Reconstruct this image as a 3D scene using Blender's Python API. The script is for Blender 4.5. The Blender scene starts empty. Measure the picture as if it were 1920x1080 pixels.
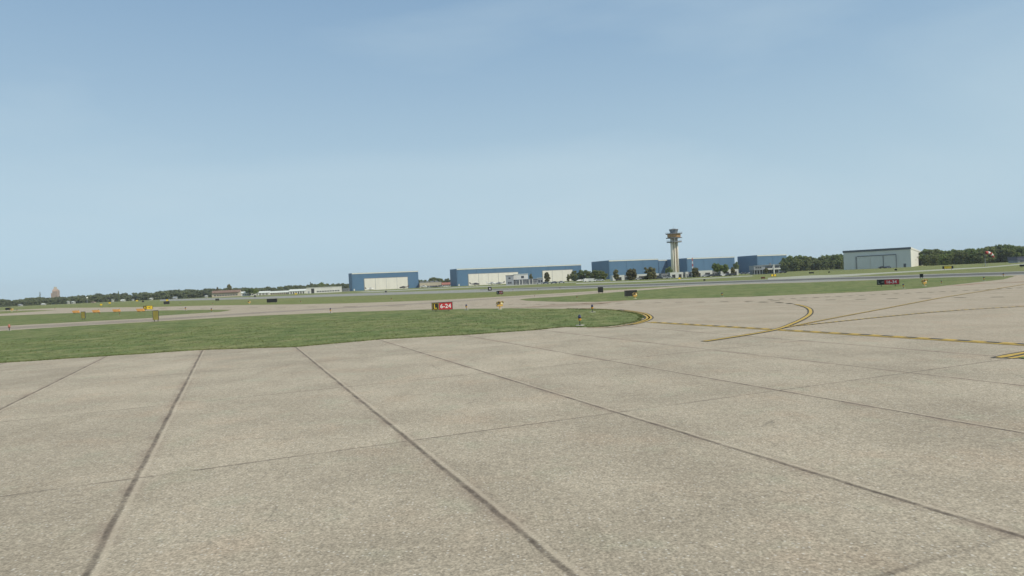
import bpy, bmesh, math, random
from mathutils import Vector, Matrix, noise
R = math.radians
random.seed(7)
S = bpy.context.scene
COL = S.collection

# ---------------------------------------------------------------- camera
F = 1257.0                     # focal length in pixels of the 1920 wide photograph
H = 2.5                        # eye height
ROLL = math.atan(0.046)
PITCH = math.atan((540 - (572 - .046 * 960)) * math.cos(ROLL) / F)
cam_d = bpy.data.cameras.new('camera')
cam = bpy.data.objects.new('camera', cam_d)
COL.objects.link(cam)
cam_d.sensor_width = 36.0
cam_d.lens = 36.0 * F / 1920
cam_d.clip_start = 0.1
cam_d.clip_end = 60000
cam.location = (0, 0, H)
cam.rotation_mode = 'XYZ'
cam.matrix_world = (Matrix.Translation((0, 0, H)) @ Matrix.Rotation(R(90) - PITCH, 4, 'X')
                    @ Matrix.Rotation(-ROLL, 4, 'Z'))
S.camera = cam

# ---------------------------------------------------------------- sky, sun, exposure
SUN_AZ, SUN_EL = 122.0, 46.0   # azimuth clockwise from the view direction (+Y)
w = bpy.data.worlds.new("World"); S.world = w; w.use_nodes = True
nt = w.node_tree; nt.nodes.clear()
out = nt.nodes.new('ShaderNodeOutputWorld'); bg = nt.nodes.new('ShaderNodeBackground')
sky = nt.nodes.new('ShaderNodeTexSky'); sky.sky_type = 'NISHITA'; sky.sun_disc = False
sky.sun_elevation = R(SUN_EL); sky.sun_rotation = R(SUN_AZ)
sky.altitude = 0; sky.air_density = .7; sky.dust_density = .2; sky.ozone_density = 2.0
# haze of a humid summer day: pale over the horizon, deeper blue overhead
gtc = nt.nodes.new('ShaderNodeTexCoord'); gsx = nt.nodes.new('ShaderNodeSeparateXYZ'); nt.links.new(gtc.outputs['Generated'], gsx.inputs[0])
gr = nt.nodes.new('ShaderNodeValToRGB'); gr.color_ramp.interpolation = 'B_SPLINE'
SKY = [(0.0, (.43, .60, .73)), (.035, (.45, .615, .735)), (.09, (.52, .675, .755)), (.17, (.46, .63, .735)), (.27, (.375, .545, .695)), (.40, (.272, .435, .625)), (.62, (.20, .34, .54)), (1.0, (.14, .26, .47))]
el = gr.color_ramp.elements
while len(el) < len(SKY): el.new(.5)
for e_, (p_, c_) in zip(el, SKY): e_.position = p_; e_.color = (*c_, 1)
nt.links.new(gsx.outputs[2], gr.inputs[0])
gm = nt.nodes.new('ShaderNodeVectorMath'); gm.operation = 'SCALE'; gm.inputs['Scale'].default_value = 10
nt.links.new(gr.outputs[0], gm.inputs[0])
hs = nt.nodes.new('ShaderNodeMix'); hs.data_type = 'RGBA'; hs.inputs[0].default_value = .85
nt.links.new(sky.outputs[0], hs.inputs[6]); nt.links.new(gm.outputs[0], hs.inputs[7])
# very wide soft streaks mixed into the sky colour in place of window glare
tc = nt.nodes.new('ShaderNodeTexCoord'); mp = nt.nodes.new('ShaderNodeMapping')
mp.inputs['Rotation'].default_value = (0, R(38), R(-20)); mp.inputs['Scale'].default_value = (.7, 1.6, 2.6)
no = nt.nodes.new('ShaderNodeTexNoise'); no.inputs['Scale'].default_value = 1.7; no.inputs['Detail'].default_value = 6; no.inputs['Distortion'].default_value = .4
rp = nt.nodes.new('ShaderNodeMapRange'); rp.inputs[1].default_value = .45; rp.inputs[2].default_value = .70
rp.inputs[3].default_value = 0; rp.inputs[4].default_value = .44
mx = nt.nodes.new('ShaderNodeMix'); mx.data_type = 'RGBA'
mx.inputs[7].default_value = (5.6, 6.95, 7.7, 1)
nt.links.new(tc.outputs['Generated'], mp.inputs[0]); nt.links.new(mp.outputs[0], no.inputs[0])
nt.links.new(no.outputs[0], rp.inputs[0]); nt.links.new(rp.outputs[0], mx.inputs[0])
nt.links.new(hs.outputs[2], mx.inputs[6]); nt.links.new(mx.outputs[2], bg.inputs[0])
bg.inputs[1].default_value = .10
nt.links.new(bg.outputs[0], out.inputs[0])
sd = bpy.data.lights.new('sun', 'SUN'); sd.energy = 3.6; sd.angle = R(.5); sd.color = (1, .92, .78)
so = bpy.data.objects.new('sun', sd); COL.objects.link(so)
sv = Vector((math.sin(R(SUN_AZ)) * math.cos(R(SUN_EL)), math.cos(R(SUN_AZ)) * math.cos(R(SUN_EL)), math.sin(R(SUN_EL))))
so.rotation_euler = sv.to_track_quat('Z', 'Y').to_euler()
S.view_settings.view_transform = 'Standard'; S.view_settings.look = 'None'
S.view_settings.exposure = 0.0; S.view_settings.gamma = 1; S.view_settings.use_curve_mapping = False

# ---------------------------------------------------------------- measuring: photo pixel -> point on the ground
def ray(px, py):
    u, v = px - 960, 540 - py
    c, s = math.cos(ROLL), math.sin(ROLL)
    a, b = u * c + v * s, -u * s + v * c
    return a, F * math.cos(PITCH) + b * math.sin(PITCH), -F * math.sin(PITCH) + b * math.cos(PITCH)
def gp(px, py):
    r = ray(px, py); t = -H / min(r[2], -.05)
    return Vector((r[0] * t, r[1] * t))
def hz(px): return 572 - .046 * px
def far(px, D):
    r = ray(px, hz(px) + H * F / D)
    return Vector((r[0] / r[1] * D, D))
def azi(px):
    p = far(px, 500); return math.atan2(p.x, p.y)
def metres(npx, D): return npx * D / F

# ---------------------------------------------------------------- tags and builders
def tag(o, label=None, cat=None, group=None, kind=None):
    if label: o['label'] = label
    if cat: o['category'] = cat
    if group: o['group'] = group
    if kind: o['kind'] = kind
    return o
def empty(name, loc, rz=0, label=None, cat=None, group=None):
    o = bpy.data.objects.new(name, None); COL.objects.link(o)
    o.empty_display_size = .3
    o.location = (loc[0], loc[1], loc[2] if len(loc) > 2 else 0); o.rotation_euler = (0, 0, rz)
    return tag(o, label, cat, group)
def children(o): return [c for c in list(COL.objects) if c.parent == o]
def copy_tree(o, parent=None, kids=None):
    c = o.copy(); COL.objects.link(c)
    if parent: c.parent = parent
    for ch in (kids[o] if kids and o in kids else children(o)): copy_tree(ch, c, kids)
    return c

class MB:
    def __init__(s): s.v = []; s.f = []
    def add(s, vs, fs):
        n = len(s.v); s.v += [tuple(v) for v in vs]; s.f += [tuple(i + n for i in f) for f in fs]; return s
    def box(s, x0, x1, y0, y1, z0, z1):
        return s.add([(x0, y0, z0), (x1, y0, z0), (x1, y1, z0), (x0, y1, z0), (x0, y0, z1), (x1, y0, z1), (x1, y1, z1), (x0, y1, z1)],
                     [(0, 3, 2, 1), (4, 5, 6, 7), (0, 1, 5, 4), (1, 2, 6, 5), (2, 3, 7, 6), (3, 0, 4, 7)])
    def cyl(s, a, b, r0, r1=None, n=10, cap=True):
        r1 = r0 if r1 is None else r1
        a, b = Vector(a), Vector(b); d = (b - a).normalized()
        e = d.orthogonal().normalized(); g = d.cross(e); vs = []
        for p, r in ((a, r0), (b, r1)):
            for i in range(n):
                t = 2 * math.pi * i / n; vs.append(p + (e * math.cos(t) + g * math.sin(t)) * r)
        fs = [(i, (i + 1) % n, n + (i + 1) % n, n + i) for i in range(n)]
        if cap: fs += [tuple(reversed(range(n))), tuple(range(n, 2 * n))]
        return s.add(vs, fs)
    def loft(s, rings, cap=True):
        n = len(rings[0]); vs = [p for r in rings for p in r]; fs = []
        for k in range(len(rings) - 1):
            for i in range(n):
                fs.append((k * n + i, k * n + (i + 1) % n, (k + 1) * n + (i + 1) % n, (k + 1) * n + i))
        if cap: fs += [tuple(reversed(range(n))), tuple((len(rings) - 1) * n + i for i in range(n))]
        return s.add(vs, fs)
    def ball(s, c, r, nu=12, nv=7, sz=1):
        rings = []
        for k in range(nv + 1):
            ph = -math.pi / 2 + math.pi * (k + .02) / (nv + .04)
            rings.append([(c[0] + r * math.cos(ph) * math.cos(2 * math.pi * i / nu), c[1] + r * math.cos(ph) * math.sin(2 * math.pi * i / nu),
                           c[2] + r * sz * math.sin(ph)) for i in range(nu)])
        return s.loft(rings)
    def build(s, name, mat, parent=None, smooth=False, bevel=0):
        me = bpy.data.meshes.new(name); me.from_pydata(s.v, [], s.f); me.update()
        bm = bmesh.new(); bm.from_mesh(me)
        bmesh.ops.recalc_face_normals(bm, faces=bm.faces)
        if bevel:
            bmesh.ops.bevel(bm, geom=[e for e in bm.edges], offset=bevel, segments=2, affect='EDGES', clamp_overlap=True)
        bm.to_mesh(me); bm.free()
        if smooth:
            for p in me.polygons: p.use_smooth = True
        me.materials.append(mat)
        o = bpy.data.objects.new(name, me); COL.objects.link(o)
        if parent: o.parent = parent
        return o

def flat(name, pts, z, mat, label=None):
    """ground sheet from a list of ground points (concave allowed)"""
    bm = bmesh.new()
    f = bm.faces.new([bm.verts.new((p[0], p[1], z)) for p in pts])
    if f.calc_area() and f.normal.z < 0: f.normal_flip()
    bmesh.ops.triangulate(bm, faces=[f])
    for q in bm.faces:
        q.normal_update()
        if q.normal.z < 0: q.normal_flip()
    me = bpy.data.meshes.new(name); bm.to_mesh(me); bm.free(); me.materials.append(mat)
    o = bpy.data.objects.new(name, me); COL.objects.link(o)
    return tag(o, kind='structure')

# ---------------------------------------------------------------- materials
MATS = {}
def nn(t, typ, **kw):
    n = t.nodes.new('ShaderNode' + typ)
    for k, v in kw.items(): setattr(n, k, v)
    return n
def paint(name, col, rough=.6, var=.10, scale=1.5, metal=0, ribs=0, spec=.4):
    if name in MATS: return MATS[name]
    m = bpy.data.materials.new(name); m.use_nodes = True; t = m.node_tree
    b = t.nodes['Principled BSDF']; b.inputs['Roughness'].default_value = rough; b.inputs['Metallic'].default_value = metal
    b.inputs['Specular IOR Level'].default_value = spec
    tc = nn(t, 'TexCoord'); n1 = nn(t, 'TexNoise'); n1.inputs['Scale'].default_value = scale; n1.inputs['Detail'].default_value = 5
    mp = nn(t, 'Mapping'); mp.inputs['Scale'].default_value = (1, 1, .35)
    t.links.new(tc.outputs['Object'], mp.inputs[0]); t.links.new(mp.outputs[0], n1.inputs[0])
    mr = nn(t, 'MapRange'); mr.inputs[1].default_value = .3; mr.inputs[2].default_value = .7
    mr.inputs[3].default_value = 1 - var; mr.inputs[4].default_value = 1 + var
    t.links.new(n1.outputs[0], mr.inputs[0])
    mu = nn(t, 'Mix', data_type='RGBA', blend_type='MULTIPLY'); mu.inputs[0].default_value = 1
    mu.inputs[6].default_value = (*col, 1); t.links.new(mr.outputs[0], mu.inputs[7])
    t.links.new(mu.outputs[2], b.inputs['Base Color'])
    if ribs:
        wv = nn(t, 'TexWave', wave_type='BANDS', bands_direction='X'); wv.inputs['Scale'].default_value = ribs
        bp = nn(t, 'Bump'); bp.inputs['Strength'].default_value = .35; bp.inputs['Distance'].default_value = .05
        t.links.new(tc.outputs['Object'], wv.inputs[0]); t.links.new(wv.outputs[0], bp.inputs['Height'])
        t.links.new(bp.outputs[0], b.inputs['Normal'])
    MATS[name] = m; return m

def concrete(name, joints, dark, light):
    m = bpy.data.materials.new(name); m.use_nodes = True; t = m.node_tree; L = t.links.new
    b = t.nodes['Principled BSDF']; b.inputs['Roughness'].default_value = .9; b.inputs['Specular IOR Level'].default_value = .2
    tc = nn(t, 'TexCoord'); P = tc.outputs['Object']
    def noise_(scale, det=4, rough=.6, src=P):
        n = nn(t, 'TexNoise'); n.inputs['Scale'].default_value = scale; n.inputs['Detail'].default_value = det
        n.inputs['Roughness'].default_value = rough; L(src, n.inputs[0]); return n.outputs[0]
    def rng(src, a, b_, c, d):
        r = nn(t, 'MapRange'); r.interpolation_type = 'SMOOTHSTEP'
        for i, v in enumerate((a, b_, c, d)): r.inputs[1 + i].default_value = v
        L(src, r.inputs[0]); return r.outputs[0]
    def math_(op, a, b_=None, c=None):
        n = nn(t, 'Math', operation=op)
        for i, q in enumerate((a, b_, c)):
            if q is None: continue
            if hasattr(q, 'links'): L(q, n.inputs[i])
            else: n.inputs[i].default_value = q
        return n.outputs[0]
    def mix(fac, a, b_, mode='MIX'):
        n = nn(t, 'Mix', data_type='RGBA', blend_type=mode)
        if hasattr(fac, 'links'): L(fac, n.inputs[0])
        else: n.inputs[0].default_value = fac
        for i, q in ((6, a), (7, b_)):
            if hasattr(q, 'links'): L(q, n.inputs[i])
            else: n.inputs[i].default_value = (*q, 1)
        return n.outputs[2]
    col = mix(rng(noise_(.35, 6), .35, .65, 0, 1), dark, light)
    # greenish and pinkish weathering patches a few metres across
    col = mix(rng(noise_(.9, 5, .65),   .52, .70, 0, .55), col, tuple(x * y for x, y in zip(light, (.88, .97, .95))))
    col = mix(rng(noise_(.55, 4, .6), .50, .72, 0, .5), col, tuple(x * y for x, y in zip(light, (.97, .88, .84))))
    # brownish soiling and long soft drag marks along the slabs
    mps = nn(t, 'Mapping'); mps.inputs['Rotation'].default_value = (0, 0, R(-22.7)); mps.inputs['Scale'].default_value = (1, .16, 1); L(P, mps.inputs[0])
    col = mix(rng(noise_(1.1, 5, .6, mps.outputs[0]), .52, .76, 0, .34), col, tuple(x * y for x, y in zip(dark, (.80, .78, .74))))
    col = mix(rng(noise_(.22, 7, .7), .55, .72, 0, .28), col, tuple(x * y for x, y in zip(dark, (.84, .79, .74))))
    col = mix(rng(noise_(2.3, 6, .72), .60, .74, 0, .40), col, tuple(x * y for x, y in zip(dark, (.74, .72, .70))))
    # aggregate: three sizes of stones, pale and dark
    g1 = rng(noise_(9, 3, .7), .32, .68, .90, 1.10)
    g2 = rng(noise_(34, 2, .7), .30, .70, .76, 1.24)
    vo = nn(t, 'TexVoronoi'); vo.inputs['Scale'].default_value = 46; L(P, vo.inputs[0])
    g3 = rng(vo.outputs['Color'], .0, 1.0, .86, 1.16)
    vo2 = nn(t, 'TexVoronoi'); vo2.inputs['Scale'].default_value = 20; L(P, vo2.inputs[0])
    speck = rng(vo2.outputs['Distance'], .14, .34, 1, 0)
    sel = nn(t, 'Separate' + 'Color'); L(vo2.outputs['Color'], sel.inputs[0])
    sp_l = math_('MULTIPLY', speck, rng(sel.outputs[0], .64, .72, 0, .70))
    sp_d = math_('MULTIPLY', speck, rng(sel.outputs[1], .76, .84, 0, .50))
    g = math_('MULTIPLY', math_('MULTIPLY', g1, g2), g3)
    col = mix(1.0, col, g, 'MULTIPLY')
    col = mix(sp_l, col, (.68, .63, .53)); col = mix(sp_d, col, (.13, .125, .10))
    hgt = math_('ADD', g2, g3)
    if joints:
        # saw cut joints of the slabs, 3.88 m across and 6.8 m along
        mp = nn(t, 'Mapping'); mp.vector_type = 'POINT'; mp.inputs['Rotation'].default_value = (0, 0, R(-22.7)); L(P, mp.inputs[0])
        wob = nn(t, 'TexNoise'); wob.inputs['Scale'].default_value = 1.3; L(P, wob.inputs[0])
        sx = nn(t, 'SeparateXYZ'); L(mp.outputs[0], sx.inputs[0])
        wv = math_('MULTIPLY', math_('SUBTRACT', wob.outputs[0], .5), .05)
        def dist(src, off, per):
            q = math_('ADD', math_('DIVIDE', math_('SUBTRACT', src, off), per), .5)
            q = math_('SUBTRACT', math_('FRACT', q), .5)
            return math_('MULTIPLY', q, per)
        dx = dist(math_('ADD', sx.outputs[0], wv), -1.345, 3.88)
        dy = dist(math_('ADD', sx.outputs[1], wv), JY, 6.8)
        ax = math_('ABSOLUTE', dx); ay = math_('ABSOLUTE', dy)
        # every slab was poured on its own: slightly different tone
        cx = math_('FLOOR', math_('ADD', math_('DIVIDE', math_('SUBTRACT', sx.outputs[0], -1.345), 3.88), 0.0))
        cy = math_('FLOOR', math_('DIVIDE', math_('SUBTRACT', sx.outputs[1], JY), 6.8))
        cv = nn(t, 'CombineXYZ'); L(cx, cv.inputs[0]); L(cy, cv.inputs[1])
        wn = nn(t, 'TexWhiteNoise'); L(cv.outputs[0], wn.inputs[0])
        col = mix(1.0, col, rng(wn.outputs[0], 0, 1, .955, 1.045), 'MULTIPLY')
        # hairline cracks
        wp = nn(t, 'TexNoise'); wp.inputs['Scale'].default_value = 1.4; wp.inputs['Detail'].default_value = 5; L(P, wp.inputs[0])
        vm = nn(t, 'VectorMath', operation='MULTIPLY_ADD'); L(wp.outputs['Color'], vm.inputs[0]); vm.inputs[1].default_value = (.9, .9, 0); L(P, vm.inputs[2])
        vc = nn(t, 'TexVoronoi', feature='DISTANCE_TO_EDGE'); vc.inputs['Scale'].default_value = .21; L(vm.outputs[0], vc.inputs[0])
        crack = math_('MULTIPLY', rng(vc.outputs['Distance'], .0004, .0035, 1, 0), rng(noise_(.33, 3), .52, .62, 0, .42))
        col = mix(crack, col, (.13, .115, .09))
        rough_edge = rng(noise_(7, 3), .3, .7, .55, 1)
        jl = math_('MULTIPLY', rng(ax, .012, .056, 1, 0), rng(noise_(1.7, 5, .7), .32, .62, .45, .92))
        lip = rng(math_('ABSOLUTE', math_('SUBTRACT', dx, .075)), .01, .05, .38, 0)
        broken = rng(noise_(.6, 4), .36, .56, .26, .70)
        jt = math_('MULTIPLY', rng(ay, .012, .044, 1, 0), broken)
        stain = math_('MULTIPLY', rng(ax, .02, .26, .30, 0), rng(noise_(.9, 5), .40, .62, 0, 1.5))
        col = mix(stain, col, (.235, .165, .125))
        col = mix(lip, col, tuple(min(.62, x * 1.3) for x in light))
        col = mix(math_('MULTIPLY', math_('MAXIMUM', jl, jt), rough_edge), col, (.088, .070, .054))
        hgt = math_('SUBTRACT', hgt, math_('MULTIPLY', math_('MAXIMUM', jl, jt), 2))
    bp = nn(t, 'Bump'); bp.inputs['Strength'].default_value = .35; bp.inputs['Distance'].default_value = .006
    L(hgt, bp.inputs['Height']); L(bp.outputs[0], b.inputs['Normal'])
    L(col, b.inputs['Base Color'])
    return m

def turf(name, dark, mid, dry, patch=.12):
    m = bpy.data.materials.new(name); m.use_nodes = True; t = m.node_tree; L = t.links.new
    b = t.nodes['Principled BSDF']; b.inputs['Roughness'].default_value = .95; b.inputs['Specular IOR Level'].default_value = .1
    tc = nn(t, 'TexCoord')
    def noise_(scale, det, mr, sq=(1, 1, 1), rot=0):
        mp = nn(t, 'Mapping'); mp.inputs['Scale'].default_value = sq; mp.inputs['Rotation'].default_value = (0, 0, rot); L(tc.outputs['Object'], mp.inputs[0])
        n = nn(t, 'TexNoise'); n.inputs['Scale'].default_value = scale; n.inputs['Detail'].default_value = det; n.inputs['Roughness'].default_value = .65
        L(mp.outputs[0], n.inputs[0])
        r = nn(t, 'MapRange'); r.interpolation_type = 'SMOOTHSTEP'
        for i, v in enumerate(mr): r.inputs[1 + i].default_value = v
        L(n.outputs[0], r.inputs[0]); return r.outputs[0]
    def mix(fac, a, c, mode='MIX'):
        n = nn(t, 'Mix', data_type='RGBA', blend_type=mode)
        if hasattr(fac, 'links'): L(fac, n.inputs[0])
        else: n.inputs[0].default_value = fac
        for i, q in ((6, a), (7, c)):
            if hasattr(q, 'links'): L(q, n.inputs[i])
            else: n.inputs[i].default_value = (*q, 1)
        return n.outputs[2]
    col = mix(noise_(patch, 6, (.35, .65, 0, 1)), dark, mid)
    col = mix(noise_(.45, 6, (.43, .68, 0, .72)), col, dry)
    col = mix(noise_(.9, 7, (.47, .63, 0, .6), (1, .5, 1), .3), col, tuple(x * .68 for x in dark))
    fine = noise_(4.2, 8, (.28, .72, .70, 1.30))
    col = mix(1, col, fine, 'MULTIPLY')
    col = mix(1, col, noise_(17, 4, (.3, .7, .72, 1.28)), 'MULTIPLY')
    bp = nn(t, 'Bump'); bp.inputs['Strength'].default_value = .5; bp.inputs['Distance'].default_value = .08
    L(fine, bp.inputs['Height']); L(bp.outputs[0], b.inputs['Normal'])
    L(col, b.inputs['Base Color'])
    return m

JY = 10.64
# mapping rotates the point, so along-joint axis = rotated Y, across = rotated X
M_apron = concrete('apron_concrete', True, (.358, .304, .222), (.440, .376, .276))
M_taxi = concrete('taxiway_concrete', False, (.366, .306, .220), (.420, .352, .258))
M_taxi2 = concrete('pale_concrete', False, (.34, .34, .26), (.40, .40, .31))
M_shoulder = concrete('shoulder_asphalt', False, (.25, .25, .215), (.31, .30, .26))
M_tar = concrete('runway_asphalt', False, (.095, .095, .085), (.15, .147, .132))
M_rubber = concrete('rubber_streak', False, (.262, .220, .168), (.320, .272, .208))
M_turf = turf('near_turf', (.128, .172, .060), (.186, .208, .078), (.265, .252, .120))
M_field = turf('field_turf', (.168, .203, .068), (.212, .220, .084), (.252, .236, .110), .03)
M_yellow = paint('marking_yellow', (.52, .345, .062), .7, .22, 6)
M_worn = paint('worn_marking', (.36, .24, .10), .8, .3, 2)
M_rust = paint('rusty_marking', (.34, .22, .14), .85, .35, .8)
M_black = paint('marking_black', (.075, .068, .05), .8, .25, 5)
M_faint = paint('faint_dash', (.105, .088, .05), .85, .3, 3)

# ---------------------------------------------------------------- ground, pavements, grass islands
def sheet(name, px_pts, z, mat, extra=()):
    return flat(name, [gp(*p) for p in px_pts] + [Vector(e) for e in extra], z, mat)
flat('ground', [(-2200, -300), (2200, -300), (2200, 2300), (-2200, 2300)], 0, M_field)

FAR_EDGE = [(-300, 594), (0, 582.3), (105, 577.4), (288, 575.6), (394, 572.8), (562, 570.6), (656, 568.6), (807, 563.3), (957, 555.3),
            (1056, 549.3), (1122, 545.2), (1197, 541.4), (1297, 535), (1420, 531), (1560, 525.5), (1729, 520.5), (1916, 514), (2200, 503)]
sheet('taxiway', FAR_EDGE, .004, M_taxi, [(140, 40), (60, -60), (-90, -60), (-120, 40)])
sheet('apron', [(-600, 716), (0, 675), (552, 645), (870, 624), (1060, 609), (1130, 608), (1225, 604.5), (1500, 621), (1920, 646), (2400, 674)], .008, M_apron,
      [(40, 8), (40, -40), (-70, -40), (-70, 10)])
NEAR_ISLAND = [(-600, 722), (-300, 701.5), (0, 681), (180, 669.2), (375, 656.5), (552, 651), (715, 636.5), (870, 628.5), (1000, 619.5), (1060, 613.5),
               (1110, 613.8), (1135, 612.8), (1160, 610.3), (1185, 605.5), (1200, 600), (1205, 595.5), (1198, 590), (1183, 586.3), (1163, 583.5), (1130, 580.6),
               (1060, 579.2), (957, 578.2), (875, 579.4), (807, 580.2), (656, 585), (480, 592.2), (375, 598), (300, 602.4), (150, 611), (0, 620.6), (-300, 639), (-600, 658)]
def ragged(pts, z_amp, step):
    """ground polygon with a slightly uneven grass edge"""
    g = [gp(*p) for p in pts]; res = []
    for i, a in enumerate(g):
        b = g[(i + 1) % len(g)]; L = (b - a).length; n = max(1, min(60, int(L / step)))
        for k in range(n):
            p = a.lerp(b, k / n); q = noise.noise_vector(Vector((p.x * .9, p.y * .9, 3)))
            amp = z_amp * min(1, p.length / 40 + .4)
            res.append(p + Vector((q.x, q.y)) * amp)
    return res
NEAR_G = ragged(NEAR_ISLAND, .16, .5)
flat('grass_verge', NEAR_G, .012, M_turf)
flat('grass_strip', ragged([(-300, 600), (0, 592.4), (123, 587.4), (288, 582.4), (380, 581), (435, 580.8), (428, 582.6), (412, 585), (300, 592), (288, 596), (150, 603.6), (0, 611.6), (-300, 628)], .2, 2), .012, M_turf)
flat('grass_sliver', ragged([(-300, 597), (0, 583.6), (60, 581.8), (108, 581.6), (60, 584.5), (0, 588.3), (-300, 603)], .2, 4), .012, M_field)
flat('grass_field', ragged([(974, 561.6), (990, 559.6), (1056, 555.6), (1119, 550.6), (1173, 546.6), (1247, 541), (1297, 537.2), (1397, 532.8), (1507, 530), (1649, 524.8), (1729, 521.6), (1841, 518.2),
            (1905, 517.4), (1880, 524), (1804, 532.2), (1729, 540.6), (1616, 547.6), (1499, 552.5), (1397, 556.8), (1230, 561), (1119, 566), (1050, 566), (985, 564)], .2, 2), .012, M_turf)
# standing grass: a rough fringe along the concrete and tufts over the near island
def grass_tufts(name, border, n_edge, n_in, xr, yr):
    rnd = random.Random(5); vs, fs = [], []
    import bisect
    P_ = [Vector(p) for p in border]; n = len(P_)
    cum = [0]
    for i in range(n): cum.append(cum[-1] + (P_[(i + 1) % n] - P_[i]).length)
    def inside(q):
        c = False; j = n - 1
        for i in range(n):
            a, b = P_[i], P_[j]
            if (a.y > q.y) != (b.y > q.y) and q.x < (b.x - a.x) * (q.y - a.y) / (b.y - a.y) + a.x: c = not c
            j = i
        return c
    def blade(q, h):
        a = rnd.uniform(0, 6.28); w2 = rnd.uniform(.006, .013); dx, dy = math.cos(a) * w2, math.sin(a) * w2
        lx, ly = rnd.gauss(0, .45) * h, rnd.gauss(0, .45) * h; k = len(vs)
        vs.extend([(q.x - dx, q.y - dy, .01), (q.x + dx, q.y + dy, .01), (q.x + lx, q.y + ly, .01 + h)]); fs.append((k, k + 1, k + 2))
    def tuft(q, m_, h):
        for _ in range(m_): blade(q + Vector((rnd.gauss(0, .035), rnd.gauss(0, .035))), h * rnd.uniform(.5, 1.2))
    k = 0
    while k < n_edge:
        u = rnd.uniform(0, cum[-1]); i = bisect.bisect(cum, u) - 1; i = min(i, n - 1)
        q = P_[i].lerp(P_[(i + 1) % n], (u - cum[i]) / max(.001, cum[i + 1] - cum[i]))
        if not (xr[0] < q.x < xr[1] and yr[0] < q.y < yr[1]): continue
        k += 1; tuft(q + Vector((rnd.gauss(0, .06), rnd.gauss(0, .06))), 5, rnd.uniform(.03, .08))
    k = 0
    while k < n_in:
        q = Vector((rnd.uniform(*xr), rnd.uniform(*yr)))
        if not inside(q): continue
        k += 1; tuft(q, 5, rnd.uniform(.02, .06) * (1 + .8 * max(0, noise.noise(Vector((q.x * .35, q.y * .35, 1))))))
    me = bpy.data.meshes.new(name); me.from_pydata(vs, [], fs); me.update(); me.materials.append(M_turf)
    o = bpy.data.objects.new(name, me); COL.objects.link(o)
    return tag(o, 'short green grass standing on the near verge beside the concrete', 'grass', kind='stuff')
grass_tufts('grass', NEAR_G, 5000, 9000, (-34, 14), (24, 56))
# runway and its shoulders
RW_FAR = [(300, 561.6), (337, 560.6), (487, 556.4), (640, 551), (807, 545.6), (962, 540.2), (1080, 536), (1224, 531.4), (1397, 525.4), (1560, 519.8), (1649, 517.4), (1780, 512.8), (1916, 508.6), (2200, 499)]
RW_NEAR = [(300, 564.6), (337, 563.8), (487, 560.6), (640, 555.6), (807, 550.6), (957, 546.4), (1080, 541.6), (1224, 537.4), (1397, 531.6), (1507, 529.4), (1649, 524.4), (1729, 521.4), (1841, 518), (1916, 515.6), (2200, 506)]
sheet('runway_shoulder', RW_FAR + RW_NEAR[::-1], .008, M_shoulder)
TAR = [(900, 543.6, .5), (962, 541.8, .7), (1080, 538.2, 1.0), (1224, 534, 1.2), (1397, 528, 1.3), (1560, 522.6, 1.5), (1649, 520.6, 1.6), (1780, 516, 1.8), (1916, 511.8, 2.0), (2200, 503, 2.2)]
sheet('runway', [(x, y - d) for x, y, d in TAR] + [(x, y + d) for x, y, d in TAR[::-1]], .016, M_tar)
# rubber darkened wheel path along the near taxiway
WP = [(-300, 636, 2.6), (0, 616.2, 2.4), (160, 607.4, 2.2), (290, 599.6, 2), (400, 592.4, 1.6), (480, 587, 1.4), (600, 580, 1.1), (656, 576.6, .9), (807, 568.2, .9), (890, 562.4, .8), (957, 557.6, .7), (1056, 552, .6), (1122, 547.6, .5)]
sheet('taxiway_track', [(x, y - d) for x, y, d in WP] + [(x, y + d) for x, y, d in WP[::-1]], .008, M_rubber)
# pale taxiways and dry verges beyond the runway
sheet('far_taxiway', [(1080, 530.5), (1224, 526.2), (1297, 522.6), (1410, 516.6), (1413, 517.8), (1297, 524.2), (1224, 527.8), (1080, 532.4)], .004, M_taxi2)
sheet('far_taxiway.001', [(1440, 521), (1520, 516.4), (1560, 515.4), (1660, 510.6), (1785, 503.6), (1850, 500.2), (1920, 494.2), (2000, 489.5), (2000, 491.2), (1920, 496), (1850, 502), (1785, 506), (1660, 513), (1600, 517.4), (1540, 520.8), (1480, 523.6), (1440, 524.4)], .004, M_taxi2)
sheet('far_taxiway.002', [(666, 547.2), (800, 541.2), (860, 538.4), (960, 534.4), (1080, 528.4), (1080, 529.4), (960, 535.8), (860, 540), (800, 542.6), (690, 548)], .004, M_taxi2)

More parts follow.
